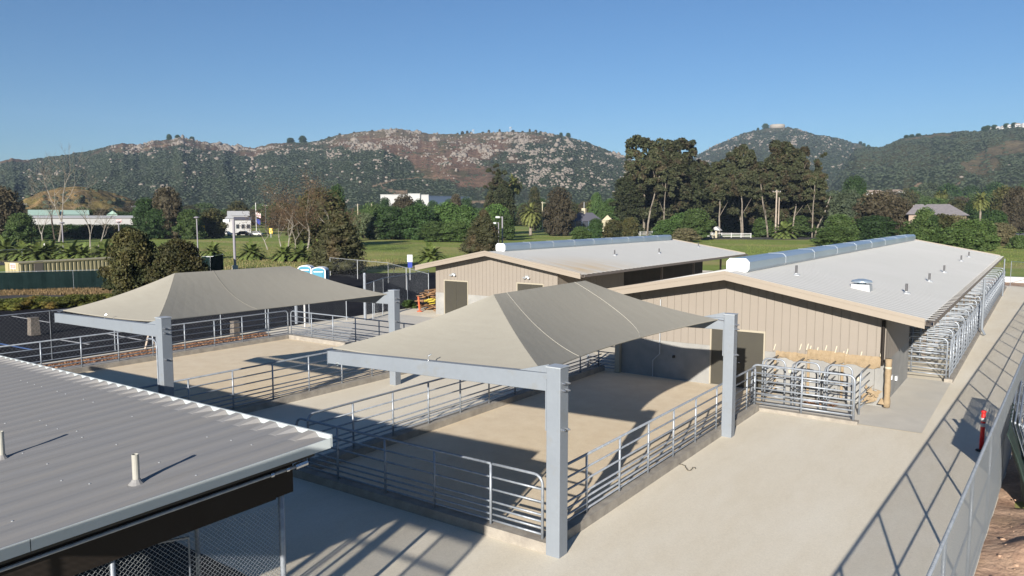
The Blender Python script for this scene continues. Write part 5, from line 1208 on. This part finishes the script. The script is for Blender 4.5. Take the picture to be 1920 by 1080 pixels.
bldg('',421,440,280,410,422,6,parent=t,roof='hip',rm='white',rise=1.0);bldg('',440,470,278,412,422,5,parent=t,roof='gable',rm='slate',rise=1.0,wins=3)
bldg('small white structure behind the green tree near the yellow sign',322,334,300,410,420,5,name='outbuilding',cat='outbuilding')
q=AZ(1344,232);st=empty('well_shelter',(*q,0),'small white kiosk with gabled roof at the lawn edge','kiosk')
MB().box(q[0]-.25,q[0]+.25,q[1]-.25,q[1]+.25,0,2.6).build('post',M['cream'],st);MB().prismY([(q[0]-1.5,2.5),(q[0]+1.5,2.2),(q[0]+.2,3.4)],q[1]-1,q[1]+1).build('roof',M['white'],st);MB().box(q[0]-1.8,q[0]-.4,q[1]-.6,q[1]+.6,0,.9).build('base',M['cream'],st)
q=G(1537,443);bn=empty('waste_bin',q,'blue waste bin at the foot of the brown pole','bin');MB().hexa([(q[0]-.4,q[1]-.4,0),(q[0]+.4,q[1]-.4,0),(q[0]+.4,q[1]+.4,0),(q[0]-.4,q[1]+.4,0)],[(q[0]-.5,q[1]-.5,1.3),(q[0]+.5,q[1]-.5,1.3),(q[0]+.5,q[1]+.5,1.3),(q[0]-.5,q[1]+.5,1.3)]).build('body',M['bluepaint'],bn);MB().box(q[0]-.55,q[0]+.55,q[1]-.55,q[1]+.6,1.301,1.42).build('lid',M['blue'],bn)
# white rail fences
def rail_fence(label,pts,h=1.3,n=3,sp=2.6):
    t=empty('rail_fence',(*pts[0],0),label,'fence','white rail fences')
    for a,b in zip(pts[:-1],pts[1:]):
        k=max(2,int(math.dist(a,b)/sp))
        for i in range(k+1):
            f=i/k;x=a[0]+(b[0]-a[0])*f;y=a[1]+(b[1]-a[1])*f;MB().box(x-.1,x+.1,y-.1,y+.1,0,h+.12).build('post',M['white'],t)
        for j in range(n):
            z=.35+(h-.4)*j/(n-1);MB().beam((*a,z),(*b,z),.06,.16).build('rail',M['white'],t)
rail_fence('white rail fence behind the left barn ridge vent',[G(1108,444)[:2],G(1165,443)[:2],G(1245,441)[:2]])
rail_fence('white rail fence at the edge of the lawn beside the far road',[G(1318,444.5)[:2],G(1408,446)[:2]])
rail_fence('white rail fence climbing past the bushy palm to the brown pole',[G(1496,444.5)[:2],G(1535,437)[:2],G(1549,437)[:2]])
tag(MB().hexa([(*G(1886,420)[:2],0),(*G(1960,420)[:2],0),(G(1960,420)[0],G(1960,420)[1]+1,0),(G(1886,420)[0],G(1886,420)[1]+1,0)],[(*G(1886,420)[:2],3.0),(*G(1960,420)[:2],3.0),(G(1960,420)[0],G(1960,420)[1]+1,3.0),(G(1886,420)[0],G(1886,420)[1]+1,3.0)]).build('low_wall',M['cream']),'pale garden wall behind the driveway at the right edge','wall')
# cars
def car(u,v,label,paint='carpaint',rz=.6,D=None,grp='parked vehicles'):
    q=G(u,v) if D is None else (*AZ(u,D),0);t=empty('parked_car',q,label,'car',grp);c,s=math.cos(rz),math.sin(rz)
    def tr(pts): return [(q[0]+x*c-y*s,q[1]+x*s+y*c,z) for x,y,z in pts]
    sidep=[(-2.2,.35),(-2.2,.85),(-1.3,.98),(-.7,1.45),(.9,1.5),(1.6,1.0),(2.2,.9),(2.25,.35)]
    n=len(sidep);vs=[(x,-.85,z) for x,z in sidep]+[(x,.85,z) for x,z in sidep]
    MB().add(tr(vs),[tuple(range(n)),tuple(reversed(range(n,2*n)))]+[(n+i,n+(i+1)%n,(i+1)%n,i) for i in range(n)]).build('body',M[paint],t)
    wv=[(-1.15,1.02),(-.65,1.4),(.85,1.44),(1.4,1.02)]
    for sy in (-.87,.87):
        a=[(x,sy,z) for x,z in wv];b=[(x,sy*.99,z) for x,z in wv];MB().add(tr(a+b),[(0,1,2,3),(7,6,5,4)]).build('window',M['glass'],t)
    for wx in (-1.35,1.4):
        for wy in (-.8,.8):
            m=MB();n2=12;v=[(wx+.33*math.cos(2*math.pi*i/n2),wy+o,.33+.33*math.sin(2*math.pi*i/n2)) for o in (-.12,.12) for i in range(n2)]
            m.add(tr(v),[tuple(range(n2)),tuple(reversed(range(n2,2*n2)))]+[(n2+i,n2+(i+1)%n2,(i+1)%n2,i) for i in range(n2)]).build('wheel',M['rubber'],t)
car(1843,447,'black car parked at the shrubs beside the driveway',rz=.3);car(454,430,'dark car parked in front of the white house',D=268);car(421,430,'white vehicle parked left of the thick lamp post','white',D=265)
car(478,430,'white vehicle parked by the flag pole','white',D=262)
# ---------------------------------------------------------------- hills
SKY1=[(-900,380),(-700,330),(-450,300),(-250,318),(-60,318),(0,305),(30,297),(60,300),(120,292),(190,280),(235,268),(265,272),(300,263),(325,262),(345,258),(380,265),(420,270),(440,275),(480,277),(510,270),(545,268),(580,268),(610,260),(640,253),(680,247),(730,243),(760,243),(800,250),(850,252),(900,250),(950,247),(1000,248),(1040,252),(1065,258),(1100,267),(1130,278),(1160,290),(1200,306),(1260,334),(1330,372)]
SKY2=[(1180,372),(1260,322),(1290,300),(1320,283),(1350,266),(1390,250),(1420,243),(1435,240),(1470,238),(1500,245),(1520,252),(1560,258),(1600,270),(1625,278),(1680,300),(1760,340),(1820,370)]
SKY3=[(1500,392),(1560,330),(1600,277),(1625,276),(1650,275),(1680,262),(1710,255),(1740,252),(1790,247),(1840,245),(1920,238),(2000,228),(2150,232),(2350,262),(2600,300),(2900,372)]
SKY4=[(20,392),(50,372),(80,360),(115,352),(150,350),(185,354),(225,365),(260,378),(290,390)]
HILL={}
def hill(name,sky,u0,u1,nu,nt,Dc,Df,dcol,amp,seed,gfreq=.02,power=.95,mtl=None):
    us=np.linspace(u0,u1,nu);vs=np.interp(us,[p[0] for p in sky],[p[1] for p in sky])
    vs=vs+(fbm(us*.11,us*0+seed,4,seed)-.47)*4.5*(1 if name!='knoll' else .4)
    az=np.array([AZ(u,1.0) for u in us]);el=np.array([ELEV(u,v) for u,v in zip(us,vs)])
    ts=np.concatenate([np.linspace(0,1,nt),1+np.linspace(.05,.6,8)])
    T_,U=np.meshgrid(ts,us,indexing='ij');D=Df+(Dc-Df)*T_;zc=np.maximum(H+el*Dc,.5)
    prof=np.where(T_<=1,T_**power,1-(T_-1)**1.3*1.6)
    X=az[None,:,0]*D;Y=az[None,:,1]*D
    # gullies running down slope, broad and fine
    warp=(fbm(U*.012,T_*2.2,4,seed+5)-.5)*60
    rid=1-np.abs(2*fbm((U+warp)*gfreq,T_*1.3+.3,4,seed+9)-1)*1.
    env=np.sin(np.pi*np.clip(T_,0,1))**.8
    Zh=zc[None,:]*prof
    fine=fbm(X*.02,Y*.02,5,seed+2)-.5
    Zh=Zh+env*90.*amp*(rid-.72)*1.0+env*fine*90.*.11
    Zh=np.where(T_<.02,-1.,Zh)
    colr=dcol(U,np.clip(T_,0,1),X,Y,fine)
    V=np.stack([X,Y,Zh],-1).reshape(-1,3);i=np.arange(len(ts)*nu).reshape(len(ts),nu)
    Q=np.stack([i[:-1,:-1],i[:-1,1:],i[1:,1:],i[1:,:-1]],-1).reshape(-1,4)
    o=np_mesh(name,V,Q,mtl,smooth=True,col=np.concatenate([colr,np.ones(colr.shape[:2]+(1,))],-1).reshape(-1,4))
    tag(o,kind='structure');HILL[name]=(us,ts,X,Y,Zh,colr);return o
m,nt_,b=newmat('hillside');b.inputs['Roughness'].default_value=1;b.inputs['Specular IOR Level'].default_value=.05
at=N(nt_,'ShaderNodeAttribute',attribute_name='col')
f1=ramp(nt_,noise(nt_,.10,6,.7),.38,.62);cm=mix_rgb(nt_,f1,(.42,.44,.44),(.80,.78,.76));col=mix_rgb(nt_,1.0,at.outputs['Color'],cm,'MULTIPLY')
nt_.links.new(col,b.inputs['Base Color'])
bn=N(nt_,'ShaderNodeBump');bn.inputs['Strength'].default_value=1;bn.inputs['Distance'].default_value=5
nt_.links.new(noise(nt_,.09,8,.7),bn.inputs['Height']);nt_.links.new(bn.outputs[0],b.inputs['Normal'])
HM=m
GREEN=np.array([.046,.062,.036]);GREY=np.array([.064,.074,.050]);BRN=np.array([.235,.15,.105]);TAN=np.array([.22,.185,.12]);OLV=np.array([.12,.115,.06]);PATH=np.array([.42,.31,.21]);GOLD=np.array([.36,.25,.115])
def sm(x,a,b): t=np.clip((x-a)/(b-a),0,1);return t*t*(3-2*t)
def lerp3(a,b,t): return a+(b-a)*t[...,None]
def col1(U,T_,X,Y,fn):
    n=fbm(U*.03,T_*9,5,31);n2=fbm(U*.08,T_*24,4,37);Uw=U+(n-.5)*160
    c=np.broadcast_to(GREEN,U.shape+(3,)).copy();c=lerp3(c,np.broadcast_to(GREY,c.shape),sm(n2,.45,.65))
    # brown burnt slope of the middle hill: above a line descending from upper left to lower right, ending by a diagonal on the right
    lowT=np.interp(U,[560,620,660,740,800,860,930,1000,1100],[.80,.66,.62,.50,.32,.16,.12,.4,.95])
    m_=sm(T_+(n-.5)*.22,lowT,lowT+.05)*sm(Uw,560,650)*(1-sm(Uw+T_*-150,820,900))
    br=lerp3(np.broadcast_to(BRN,c.shape),np.broadcast_to(TAN,c.shape),sm(T_+(n2-.5)*.5,.70,.95));br=lerp3(br,np.broadcast_to(OLV,c.shape),sm(n,.56,.68)*.7)
    c=lerp3(c,br,m_)
    # left hill: tan rocky band on top
    m2=sm(T_+(n-.5)*.35,.72,.80)*sm(Uw,190,240)*(1-sm(Uw,520,580));c=lerp3(c,lerp3(np.broadcast_to(BRN*.9,c.shape),np.broadcast_to(TAN,c.shape),sm(n2,.4,.6)),m2*.85)
    m3=sm(T_,.86,.9)*(1-sm(U,30,90))*.7;c=lerp3(c,np.broadcast_to(BRN,c.shape),m3)
    m4=sm(n,.5,.62)*(1-sm(U,100,260))*(1-sm(T_,.5,.8))*.7;c=lerp3(c,np.broadcast_to(OLV,c.shape),m4)
    # contour tracks
    for (ua,ub,ta,tb,w) in ((700,775,.20,.30,.006),(775,865,.30,.31,.005),(715,740,.20,.16,.010),(740,765,.16,.165,.012),(740,860,.52,.50,.005),(660,820,.83,.82,.006),(690,840,.68,.62,.005),(860,930,.12,.10,.006),(800,900,.58,.56,.004),(430,520,.80,.78,.006),(240,330,.84,.86,.006)):
        tl=ta+(tb-ta)*np.clip((U-ua)/(ub-ua),0,1)+(fbm(U*.05,U*0,3,41)-.5)*.03
        mk=(np.abs(T_-tl)<w)&(U>ua)&(U<ub);c[mk]=PATH*.8
    return c
def col2(U,T_,X,Y,fn):
    n=fbm(U*.04,T_*10,5,51);c=lerp3(np.broadcast_to(GREEN*1.15,U.shape+(3,)),np.broadcast_to(GREY*1.1,U.shape+(3,)),sm(n,.4,.6))
    c=lerp3(c,np.broadcast_to(TAN,c.shape),sm(T_,.88,.95)*sm(U,1410,1440)*(1-sm(U,1450,1490))*.7);c=lerp3(c,np.broadcast_to(TAN,c.shape),sm(T_,.85,.9)*sm(U,1590,1610)*.8);return c
def col3(U,T_,X,Y,fn):
    n=fbm(U*.03,T_*8,5,61);n2=fbm(U*.09,T_*20,4,67);c=lerp3(np.broadcast_to(GREEN,U.shape+(3,)),np.broadcast_to(GREY,U.shape+(3,)),sm(n2,.42,.6));c=lerp3(c,np.broadcast_to(OLV,c.shape),sm(n,.52,.62)*.7)
    v=lambda uc,tc,ru,rt:sm(1-(((U-uc)/ru)**2+((T_-tc)/rt)**2)+(n-.5)*1.2,0,.25)
    for a in ((1828,.40,38,.10),(1880,.55,60,.09),(1735,.93,50,.05),(1910,.62,40,.10)): c=lerp3(c,np.broadcast_to(np.array([.23,.185,.115]),c.shape),v(*a)*.8)
    for a in ((1722,.21,12,.02),(1640,.10,30,.03)): c=lerp3(c,np.broadcast_to(PATH*.8,c.shape),v(*a))
    tl=.14+.08*np.clip((U-1738)/60,0,1);mk=(np.abs(T_-tl)<.007)&(U>1738)&(U<1798);c=c.copy();c[mk]=PATH*.8
    c=lerp3(c,np.broadcast_to(np.array([.12,.17,.06]),c.shape),v(1665,.02,40,.06)*.8)
    return c
def col4(U,T_,X,Y,fn):
    n=fbm(X*.05,Y*.05,4,71);return lerp3(np.broadcast_to(GOLD,U.shape+(3,)),np.broadcast_to(GOLD*np.array([.75,.85,.7]),U.shape+(3,)),sm(n,.45,.6))
hill('hill',SKY1,-900,1330,1000,130,1450.,640.,col1,.10,1,.013,mtl=HM)
hill('hill_rocky',SKY2,1180,1820,380,110,2100.,1000.,col2,.08,2,.014,mtl=HM)
hill('hill_right',SKY3,1500,2900,700,130,1500.,620.,col3,.16,3,.013,mtl=HM)
hill('knoll',SKY4,20,290,130,40,520.,390.,col4,.05,4,.02,power=.8,mtl=HM)
def scatter(hn,name,n,prob,size,m,squash,seed,bury=.3):
    us,ts,X,Y,Zh,c=HILL[hn];rg=np.random.default_rng(seed);nt=130 if len(ts)>137 else len(ts)-8;nt=len(ts)-8
    P=[];S=[];tries=0
    while len(P)<n and tries<60:
        tries+=1;k=6000;i=rg.random(k)**.85*(nt-1.01);j=rg.random(k)*(len(us)-1.01);ii=i.astype(int);jj=j.astype(int);fi=(i-ii);fj=(j-jj)
        def lp(A): return A[ii,jj]*(1-fi)*(1-fj)+A[ii+1,jj]*fi*(1-fj)+A[ii,jj+1]*(1-fi)*fj+A[ii+1,jj+1]*fi*fj
        U=us[jj];T_=ts[ii];ok=rg.random(k)<prob(U,T_,c[ii,jj])
        s=size[0]+(size[1]-size[0])*rg.random(k)**3
        p=np.stack([lp(X),lp(Y),lp(Zh)+s*bury],-1)[ok];P+=list(p);S+=list(s[ok])
    P=np.array(P[:n]);S=np.array(S[:n]);return tag(rocks(name,P,S,m,squash),kind='stuff')
rocky=lambda a,b,w=.03: (lambda U,T_,c: np.clip(fbm(U*.035+3,T_*11,4,81)*3.2-1.45,0.0,1))
def pr1(U,T_,c):
    cl=np.clip(fbm(U*.045+3,T_*13,4,81)*6-3.1,0.0,1);z=sm(T_,.3,.55)*sm(U,620,720)*(1-sm(U,1150,1250))+sm(T_,.62,.75)*sm(U,230,280)*(1-sm(U,500,560))+.05+.5*sm(U,540,600)*sm(T_,.5,.6)*(1-sm(U,700,760))
    z=z+sm(U,930,990)*sm(T_,.18,.3)*(1-sm(U,1200,1260));return np.clip(cl*np.clip(z,0,1)+.02*z,0,1)
scatter('hill','boulders',9500,pr1,(.35,2.3),M['boulder'],.9,5,.2)
scatter('hill','boulders',420,lambda U,T_,c:pr1(U,T_,c)*sm(T_,.4,.5)*(fbm(U*.09,T_*20,3,83)>.52),(1.8,5.5),M['boulder'],1.1,15,.1)
scatter('hill_rocky','boulders',2600,lambda U,T_,c:np.clip(np.clip(fbm(U*.05,T_*12,4,91)*6-2.9,0,1)+.05,0,1)*sm(T_,.15,.35),(.7,3.4),M['boulder'],.85,6,.25)
scatter('hill_right','boulders',30,lambda U,T_,c:.1*sm(T_,.2,.3)*(1-sm(T_,.5,.6)),(.8,3),M['boulder'],.8,7,.2)
CH=leafmat('chaparral',(.040,.058,.030),(.050,.062,.034),(.034,.048,.030),0.)
def prs(U,T_,c):
    br=(c[...,0]>.11)*1.;n=fbm(U*.05,T_*12,4,95);return np.where(br>0,np.clip(n*5-2.45,0,1)*.55,.75)
scatter('hill','chaparral',34000,prs,(.9,2.6),CH,.6,8,.0)
scatter('hill_rocky','chaparral',11000,lambda U,T_,c:.8+0*U,(1.4,3.6),CH,.6,9,.0)
scatter('hill_right','chaparral',24000,prs,(1.,3.),CH,.6,10,.0)
scatter('knoll','knoll_scrub',70,lambda U,T_,c:.4+0*U,(.8,2.6),CH,.7,11,.2)
# things on the ridges
def hz_at(hn,u,t):
    us,ts,X,Y,Zh,c=HILL[hn];j=int(np.argmin(abs(us-u)));i=int(t*(len(ts)-9));return X[i,j],Y[i,j],Zh[i,j]
def ridge_tree(hn,u,t,hm,w,label,kind='rounddark',grp='trees on the ridge line'):
    x,y,z=hz_at(hn,u,t);var,W,Hh=LIB[kind];cm,tm=var[0];e=empty('tree',(x,y,z-1),label,'tree',grp);inst('crown',cm,e,scale=(w/W,w/W,hm/Hh),rz=u);inst('trunk',tm,e,scale=(w/W,w/W,hm/Hh))
ridge_tree('hill',324,1,11,9,'tree on the highest rock of the left ridge');ridge_tree('hill',338,1,7,8,'low tree right of the highest ridge tree on the left');ridge_tree('hill',570,1,13,13,'rounded dark tree on the ridge left of the brown hill');ridge_tree('hill',549,1,10,14,'wide dark tree on the ridge, left of the rounded one');ridge_tree('hill',365,1,6,8,'small shrub tree on the left ridge slope')
ridge_tree('hill',1065,1,9,9,'dark tree on the right shoulder of the brown hill');ridge_tree('hill',1052,1,7,7,'smaller tree beside the one on the brown hill shoulder')
for k,u in enumerate((858,868,876,884,905,916,938,962,980,992,1004,1012,1022)): ridge_tree('hill',u,1,3.5+(k*7)%4,4+(k*5)%3,'small tree on top of the brown hill between two masts','roundolive','small trees on top of the brown hill')
for k,u in enumerate((620,640,668,700,720,745,770)): ridge_tree('hill',u,1,3,5,'tiny shrub on the grassy left crest of the brown hill','roundolive','tiny shrubs on the brown hill crest')
ridge_tree('hill_rocky',1430,1,14,16,'dark tree left of the hilltop reservoir');ridge_tree('hill_rocky',1416,1,8,7,'small dark tree on the left slope of the rocky peak')
for k,u in enumerate((1692,1702,1714)): ridge_tree('hill_right',u,1,6,9,'dark shrub tree on the right ridge shoulder','rounddark','shrub trees on the right ridge shoulder')
for k,u in enumerate((1608,1614,1622)): ridge_tree('hill_rocky',u,1,9,9,'small tree in the saddle between the right hills','rounddark','trees in the saddle')
x,y,z=hz_at('hill_rocky',1452,1);tag(MB().lathe((x,y,z-3),[(19,0),(19,9),(17,10.5)],20).build('reservoir_tank',M['curb'],smooth=True),'flat round reservoir tank on the rocky peak','tank')
for u,h,lb in ((957,9,'square lattice mast on the brown hill top'),(888,8,'short mast left on the brown hill top')):
    x,y,z=hz_at('hill',u,1);t=empty('mast',(x,y,z-1),lb,'mast','masts on the brown hill')
    for a in (-1.2,1.2):
        for b_ in (-1.2,1.2): MB().tube([(x+a*1.4,y+b_,z-1),(x+a,y+b_,z+h)],.22,4).build('leg',M['lead'],t)
    MB().box(x-1.7,x+1.7,y-1.4,y+1.4,z+h*.7,z+h*.85).build('platform',M['lead'],t)
# houses on hills
def hhouse(hn,u,t,w,hm,label,m='whitewall',rm='pinkwall',grp='houses on the hills'):
    x,y,z=hz_at(hn,u,t);e=empty('house',(x,y,z-2),label,'house',grp);a=Vector((r3[0],r3[1],0))*w/2;b_=Vector((f3[0],f3[1],0)).normalized()*w*.3;c=Vector((x,y,0));z0=z-6;z1=z+hm
    P=[c-a-b_,c+a-b_,c+a+b_,c-a+b_]
    MB().hexa([p+Vector((0,0,z0)) for p in P],[p+Vector((0,0,z1)) for p in P]).build('wall',M[m],e)
    R_=[p+Vector((0,0,z1+.01)) for p in P];r1=c-a*.6+Vector((0,0,z1+hm*.45));r2=c+a*.6+Vector((0,0,z1+hm*.45))
    MB().add([tuple(p) for p in R_]+[tuple(r1),tuple(r2)],[(0,1,5,4),(1,2,5),(2,3,4,5),(3,0,4),(3,2,1,0)]).build('roof',M[rm],e)
    for s in (-.5,0,.5):
        q=c+a*s-b_*1.02;q2=a.normalized()*.9;MB().add([tuple(q-q2+Vector((0,0,z1-hm*.65))),tuple(q+q2+Vector((0,0,z1-hm*.65))),tuple(q+q2+Vector((0,0,z1-hm*.3))),tuple(q-q2+Vector((0,0,z1-hm*.3)))],[(0,1,2,3)]).build('window',M['glass'],e)
hhouse('hill_right',1660,.10,24,5,'long white house low on the right hillside',rm='white');hhouse('hill_right',1637,.14,18,6,'tan roofed white house above the long white one');hhouse('hill_right',1677,.15,14,4,'small brown roofed house right of the long white one');hhouse('hill_right',1641,.03,11,4,'lowest small white house on the right hillside',rm='white');hhouse('hill_right',1752,.13,18,3,'low pale house beside the dirt track on the right hill')
for k,(u,w) in enumerate(((1848,10),(1860,12),(1870,11),(1882,15),(1896,17),(1910,18))):
    hhouse('hill_right',u,1,w*.6,3+k*.4,['leftmost small house on the far right ridge top','second house from the left on the far right ridge top','third house from the left on the far right ridge top','fourth house from the left on the far right ridge top','wide white house on the far right ridge top','rightmost wide white house on the ridge top'][k],rm='whitewall' if k%2 else 'pinkwall')
for k,u in enumerate((1836,1843,1855,1877,1890)): ridge_tree('hill_right',u,1,9,10,'dark tree among the houses on the far right ridge top','rounddark','trees among the ridge top houses')
# ---------------------------------------------------------------- grass tufts (geometry) on the near part of the meadow
rg=np.random.default_rng(21)
def tufts(name,poly_uv,n,h,m,seed):
    rg=np.random.default_rng(seed);u=rg.uniform(poly_uv[0],poly_uv[1],n);v=rg.uniform(poly_uv[2],poly_uv[3],n)
    P=np.array([G(a,b)[:2] for a,b in zip(u,v)]);a=rg.uniform(0,6.28,n);w=h*.22;hh=h*rg.uniform(.5,1.3,n);dx=np.cos(a)*w;dy=np.sin(a)*w;lx=rg.normal(0,.15*h,n);ly=rg.normal(0,.15*h,n)
    z=np.full(n,-.05);V=np.stack([np.stack([P[:,0]-dx,P[:,1]-dy,z],-1),np.stack([P[:,0]+dx,P[:,1]+dy,z],-1),np.stack([P[:,0]+lx,P[:,1]+ly,hh],-1)],1).reshape(-1,3)
    return tag(np_mesh(name,V,np.arange(3*n).reshape(n,3),m,var=rg.random(n)),kind='stuff')
GR=leafmat('grass_blades',(.24,.30,.07),(.28,.31,.09),(.20,.27,.06),.35);DRY=leafmat('dry_grass_blades',(.30,.27,.12),(.24,.22,.08),(.36,.29,.16),.3)
tufts('meadow_grass',(-20,1440,442,486),22000,.14,GR,1)
tufts('dry_grass',(-20,640,462,492),14000,.13,DRY,2)
tufts('dry_grass',(420,760,486,505),5000,.2,DRY,3)
tufts('meadow_grass',(1400,1960,458,500),9000,.16,GR,4)
tufts('roadside_dry_grass',(-20,240,542,553),4500,.20,leafmat('roadside_blades',(.26,.17,.09),(.20,.15,.07),None,.2),5)
# ---------------------------------------------------------------- world, sun, camera
S=Vector((.83,-2.95,1.0)).normalized();EL=math.asin(S.z);AZI=math.atan2(S.x,S.y)
w=bpy.data.worlds.new('World');sc.world=w;w.use_nodes=True;nt=w.node_tree;bg=nt.nodes['Background']
sky=nt.nodes.new('ShaderNodeTexSky');sky.sky_type='NISHITA';sky.sun_disc=False;sky.sun_elevation=EL;sky.sun_rotation=AZI
sky.altitude=200;sky.air_density=1.1;sky.dust_density=.1;sky.ozone_density=6.8
nt.links.new(sky.outputs[0],bg.inputs[0]);bg.inputs[1].default_value=.05
ld=bpy.data.lights.new('sun','SUN');ld.energy=5.0;ld.angle=R(.53);ld.color=(1,.93,.83)
lo=bpy.data.objects.new('sun',ld);COL.objects.link(lo);lo.location=(20,-40,60);lo.rotation_euler=S.to_track_quat('Z','Y').to_euler()
hzb=MB().box(-2600,1500,-60,2700,-1.5,330).build('haze',newmat('haze_air')[0],origin=(0,0,0));tag(hzb,kind='stuff')
hm=MATS['haze_air'];hn=hm.node_tree;hn.nodes.remove(hn.nodes['Principled BSDF']);pv=hn.nodes.new('ShaderNodeVolumePrincipled');pv.inputs['Color'].default_value=(.55,.72,1,1);pv.inputs['Density'].default_value=.00009;pv.inputs['Anisotropy'].default_value=.0
hn.links.new(pv.outputs[0],hn.nodes['Material Output'].inputs['Volume'])
cd_=bpy.data.cameras.new('camera');cam=bpy.data.objects.new('camera',cd_);COL.objects.link(cam);cam.location=(0,0,H)
cam.rotation_euler=(math.pi/2-PITCH,0,YAW);cd_.lens=F/1920*36;cd_.sensor_width=36;cd_.clip_end=20000;cd_.clip_start=.1;sc.camera=cam
sc.view_settings.view_transform='Standard';sc.view_settings.look='None';sc.view_settings.exposure=1.0;sc.view_settings.gamma=1
